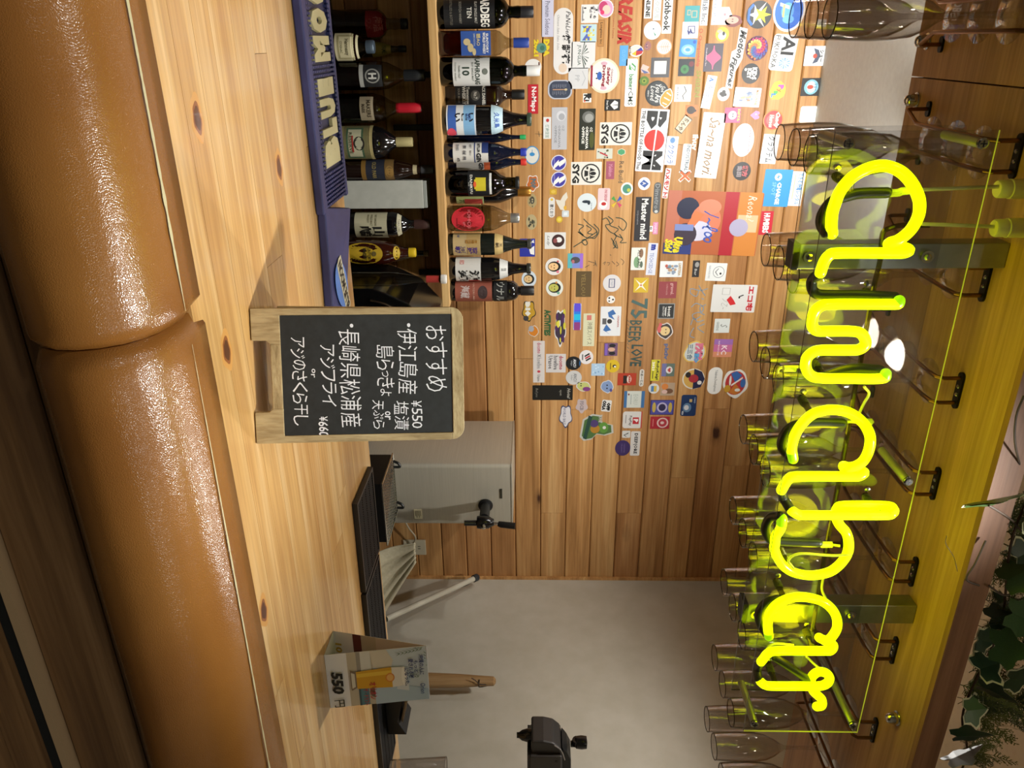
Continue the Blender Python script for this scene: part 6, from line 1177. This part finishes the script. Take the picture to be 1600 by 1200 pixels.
bm = NB(); lathe(bm, [(.020, 0), (.020, -.012), (.016, -.028), (.009, -.038), (.009, -.045), (.001, -.045)], 16, c=(bx0+.03, 0, z0-.0003)); obj('nozzle', bm, BLACKG, dv, smooth=True)
bm = NB(); tube(bm, [(bx0+.065, 0, z1+.026), (bx0+.065, 0, z1+.036)], .010, 12); tube(bm, [(bx0+.045, 0, z1+.045), (bx0+.062, 0, z1+.046)], [.014, .018], 12); obj('knob_post', bm, BLACKG, dv, smooth=True)
bm = NB(); lathe(bm, [(.012, .038), (.019, .044), (.021, .060), (.019, .076), (.002, .079)], 18, c=(bx0+.058, 0, z1)); obj('knob', bm, BLACKG, dv, smooth=True)
obj('wall_arm', box(NB(), (bx0+.050, -.062, z0-.004), (0.1535, .062, z1-.004)), mat('34302e', .45), dv, bev=.004)
obj('arm_edge', box(NB(), (bx0+.050, -.058, z0-.012), (0.1535, .058, z0-.0042)), BLACK, dv)
bm = NB(); lathe(bm, [(.005, 0), (.005, -.0012), (.0035, -.0015)], 12, c=(bx0+.070, -.0623, z1-.02), axis='Y', close=True); obj('screw', bm, BLACK, dv)
# clear tumblers stacked at the counter end
def tumbler(x, y, z, lab, f=1.0):
    r = root('tumbler', (x, y, z), lab, 'glass', 'clear tumblers on the service mat')
    H_ = .150*f; bm = NB(); lathe(bm, [(.030, .001), (.031, .012), (.034, .06), (.040, H_)], 28); lathe(bm, [(.0285, .014), (.032, .06), (.038, H_)], 28); obj('glass_wall', bm, GLASS, r, smooth=True)
    bm = NB(); lathe(bm, [(.0005, .0008), (.029, .001), (.029, .012), (.0005, .013)], 28); obj('glass_base', bm, FOOTG, r, smooth=True)
    bm = NB(); tube(bm, [(.039*math.cos(a), .039*math.sin(a), H_) for a in [2*math.pi*i/30 for i in range(31)]], .0011, 6, cap=False); obj('rim', bm, mat('6e6862', .2), r, smooth=True)
tumbler(1.800, 1.455, CT+.0125, 'tall clear tumbler at the bottom edge of the photo')
# napkin box with a round lid
nb_ = root('straw_box', (1.60, 1.52, CT+.0125), 'black wedge shaped box with a pale round plate on it', 'box')
bm = NB(); prism(bm, [(-.075, 0), (.085, 0), (.085, .05), (.04, .030), (-.075, .058)], -.045, .045, M=Mx); obj('box_body', bm, BLACK, nb_, bev=.002)
bm = NB(); lathe(bm, [(.0005, 0), (.062, .001), (.068, .006), (.069, .0075), (.062, .004), (.0005, .003)], 30); bm.transform(Matrix.Translation((-.012, 0, .0475)) @ Matrix.Rotation(math.radians(13), 4, 'Y')); obj('round_plate', bm, mat('9c948a', .3), nb_, smooth=True)
# ================================================================ greenery on the canopy
iv = root('ivy_garland', (0.8, 0.90, CZ+.034), 'artificial ivy vine with white-edged leaves along the top of the canopy', 'plant')
O_ = Vector((0.8, 0.90, CZ+.034))
LG = noisy('ivy_green', '2c4a22', '3f6230', .4, 60); LGD = noisy('ivy_dark', '16301e', '203c26', .4, 60); LW = mat('c9c8a4', .5); STEM = mat('3a2a1c', .7)
def ivy_mesh(g):
    o_ = [(0, -.08), (.2, -.26), (.5, -.26), (.50, .02), (.72, .26), (.60, .42), (.34, .50), (.16, .82), (0, 1.0), (-.16, .82), (-.34, .50), (-.60, .42), (-.72, .26), (-.50, .02), (-.5, -.26), (-.2, -.26)]
    bm = NB()
    def ly(k, z, mi):
        c = bm.verts.new((0, .12, z)); v = [bm.verts.new((x*k, .12+(y-.12)*k, z+.12*abs(x*k)-.10*max(0, y*k-.3))) for x, y in o_]
        for i in range(len(v)): bm.faces.new((c, v[i], v[(i+1) % len(v)])).material_index = mi
    ly(1.0, 0, 0); ly(.86, .02, 1); ly(1.0, -.012, 1)
    me = bpy.data.meshes.new('leaf'); bm.to_mesh(me); bm.free(); me.materials.append(LW); me.materials.append(g); return me
IM = [ivy_mesh(LG), ivy_mesh(LGD)]
from mathutils import Euler
R = random.Random(12)
def leaf(p, s, yaw, pitch, roll, k=0):
    o = bpy.data.objects.new('leaf', IM[k]); COL.objects.link(o); o.parent = iv; o.location = Vector(p)-O_; o.scale = (s, s, s); o.rotation_euler = (pitch, roll, yaw)
LV = [(1528,785,.045,.825,0),(1578,812,.04,.87,0),(1572,700,.03,.86,0),(1590,735,.03,.88,1),(1566,905,.034,.87,0),(1592,870,.03,.89,1),(1586,960,.035,.88,0),(1560,1010,.03,.87,0),(1515,1045,.036,.87,1),(1540,1075,.032,.88,1),(1500,1110,.03,.87,0),(1488,1150,.036,.87,1),(1475,1185,.034,.87,1),(1596,1015,.04,.9,0),(1580,1060,.035,.92,1),(1552,965,.03,.9,1),(1530,1000,.03,.9,1),(1595,1110,.035,.93,0),(1560,940,.03,.95,1),(1520,1080,.04,.95,1)]
for (a, b, s, Y, k) in LV:
    p = onY(a, b, Y); p.z = max(p.z, CZ+.062 if Y > .845 and a > 1535 or Y > .865 else p.z); leaf(p, s*R.uniform(1.15, 1.5), R.uniform(-3, 3), 1.35+R.uniform(-.5, .4), R.uniform(-.5, .5), k)
sp_ = smoothpts([(0.25, .885, CZ+.045), (.45, .90, CZ+.09), (.62, .885, CZ+.06), (.80, .91, CZ+.10), (.95, .89, CZ+.07), (1.10, .92, CZ+.12), (1.3, .90, CZ+.07)], 8)
obj('stem', tube(NB(), [p-O_ for p in sp_], .0018, 6), STEM, iv, smooth=True)
for P in ([(1545,790,.822),(1562,800,.83),(1580,812,.86),(1596,830,.895)], [(1600,618,.85),(1588,650,.845),(1586,690,.846),(1594,730,.87)], [(1600,918,.86),(1570,930,.86),(1545,915,.862)], [(1540,845,.86),(1524,880,.855),(1510,905,.858),(1530,915,.862)]):
    obj('tendril', tube(NB(), [p-O_ for p in smoothpts([onY(*a) for a in P], 6)], .0014, 6), STEM, iv, smooth=True)
tag(obj('loose_fibre', tube(NB(), smoothpts([onY(1479, 837, .875), onY(1478, 850, .875), onY(1490, 870, .872), onY(1496, 893, .868)], 6), .0004, 5), BLACK, None), 'fine dark fibre hanging from the canopy edge near the leaves', 'fibre')
cy = root('cypress_garland', (0.9, 0.92, CZ+.034), 'artificial cypress sprays of tiny scale leaves heaped on the canopy', 'plant'); O2 = Vector((0.9, 0.92, CZ+.034))
CG = [noisy('cypress_green', '26351a', '35481f', .6, 40), noisy('cypress_olive', '4a5420', '5c6628', .6, 40)]
def spray(seed):
    R_ = random.Random(seed); bm = NB()
    def seg(p, a, L_, w_, d):
        n_ = max(3, int(L_/.005)); cur = Vector(p)
        for i in range(n_):
            a += R_.uniform(-.09, .09); nx_ = cur+Vector((math.cos(a), math.sin(a), R_.uniform(-.12, .12)))*(L_/n_); q0 = Vector((-math.sin(a), math.cos(a), 0))*w_*(1-.6*i/n_)
            bm.faces.new([bm.verts.new(v) for v in (cur-q0, nx_-q0, nx_+q0, cur+q0)])
            if d > 0 and i > 0:
                for sg in (-1, 1):
                    if R_.random() < .85: seg(nx_, a+sg*R_.uniform(.55, .95), L_*R_.uniform(.28, .45)*(1.1-i/n_), w_*.85, d-1)
            cur = nx_
    seg((0, 0, 0), math.pi/2, .085, .0011, 2)
    me = bpy.data.meshes.new('sprig'); bm.to_mesh(me); bm.free(); me.materials.append(CG[seed % 2 if seed % 3 else 0]); return me
SM = [spray(k) for k in range(6)]
R = random.Random(4)
for i in range(170):
    a, b = R.uniform(1490, 1640), R.uniform(800, 1230)
    if a < 1600-(b-655)*.27+8: a = 1600-(b-655)*.27+R.uniform(4, 60)
    Y = R.uniform(.885, 1.02); p = onY(a, b, Y); p.z = max(p.z, CZ+.045)
    if b > 1130 and a > 1525 and R.random() < .85: continue
    o = bpy.data.objects.new('sprig', SM[i % 6]); COL.objects.link(o); o.parent = cy; o.location = p-O2; s = R.uniform(.5, 1.05); o.scale = (s, s, s)
    o.rotation_euler = (R.uniform(.9, 2.0), R.uniform(-.6, .6), R.uniform(-3.1, 3.1))
obj('branch', tube(NB(), [p-O2 for p in smoothpts([(.4, .93, CZ+.04), (.6, .95, CZ+.075), (.8, .94, CZ+.05), (1.0, .96, CZ+.09), (1.25, .94, CZ+.05)], 8)], .002, 6), STEM, cy, smooth=True)
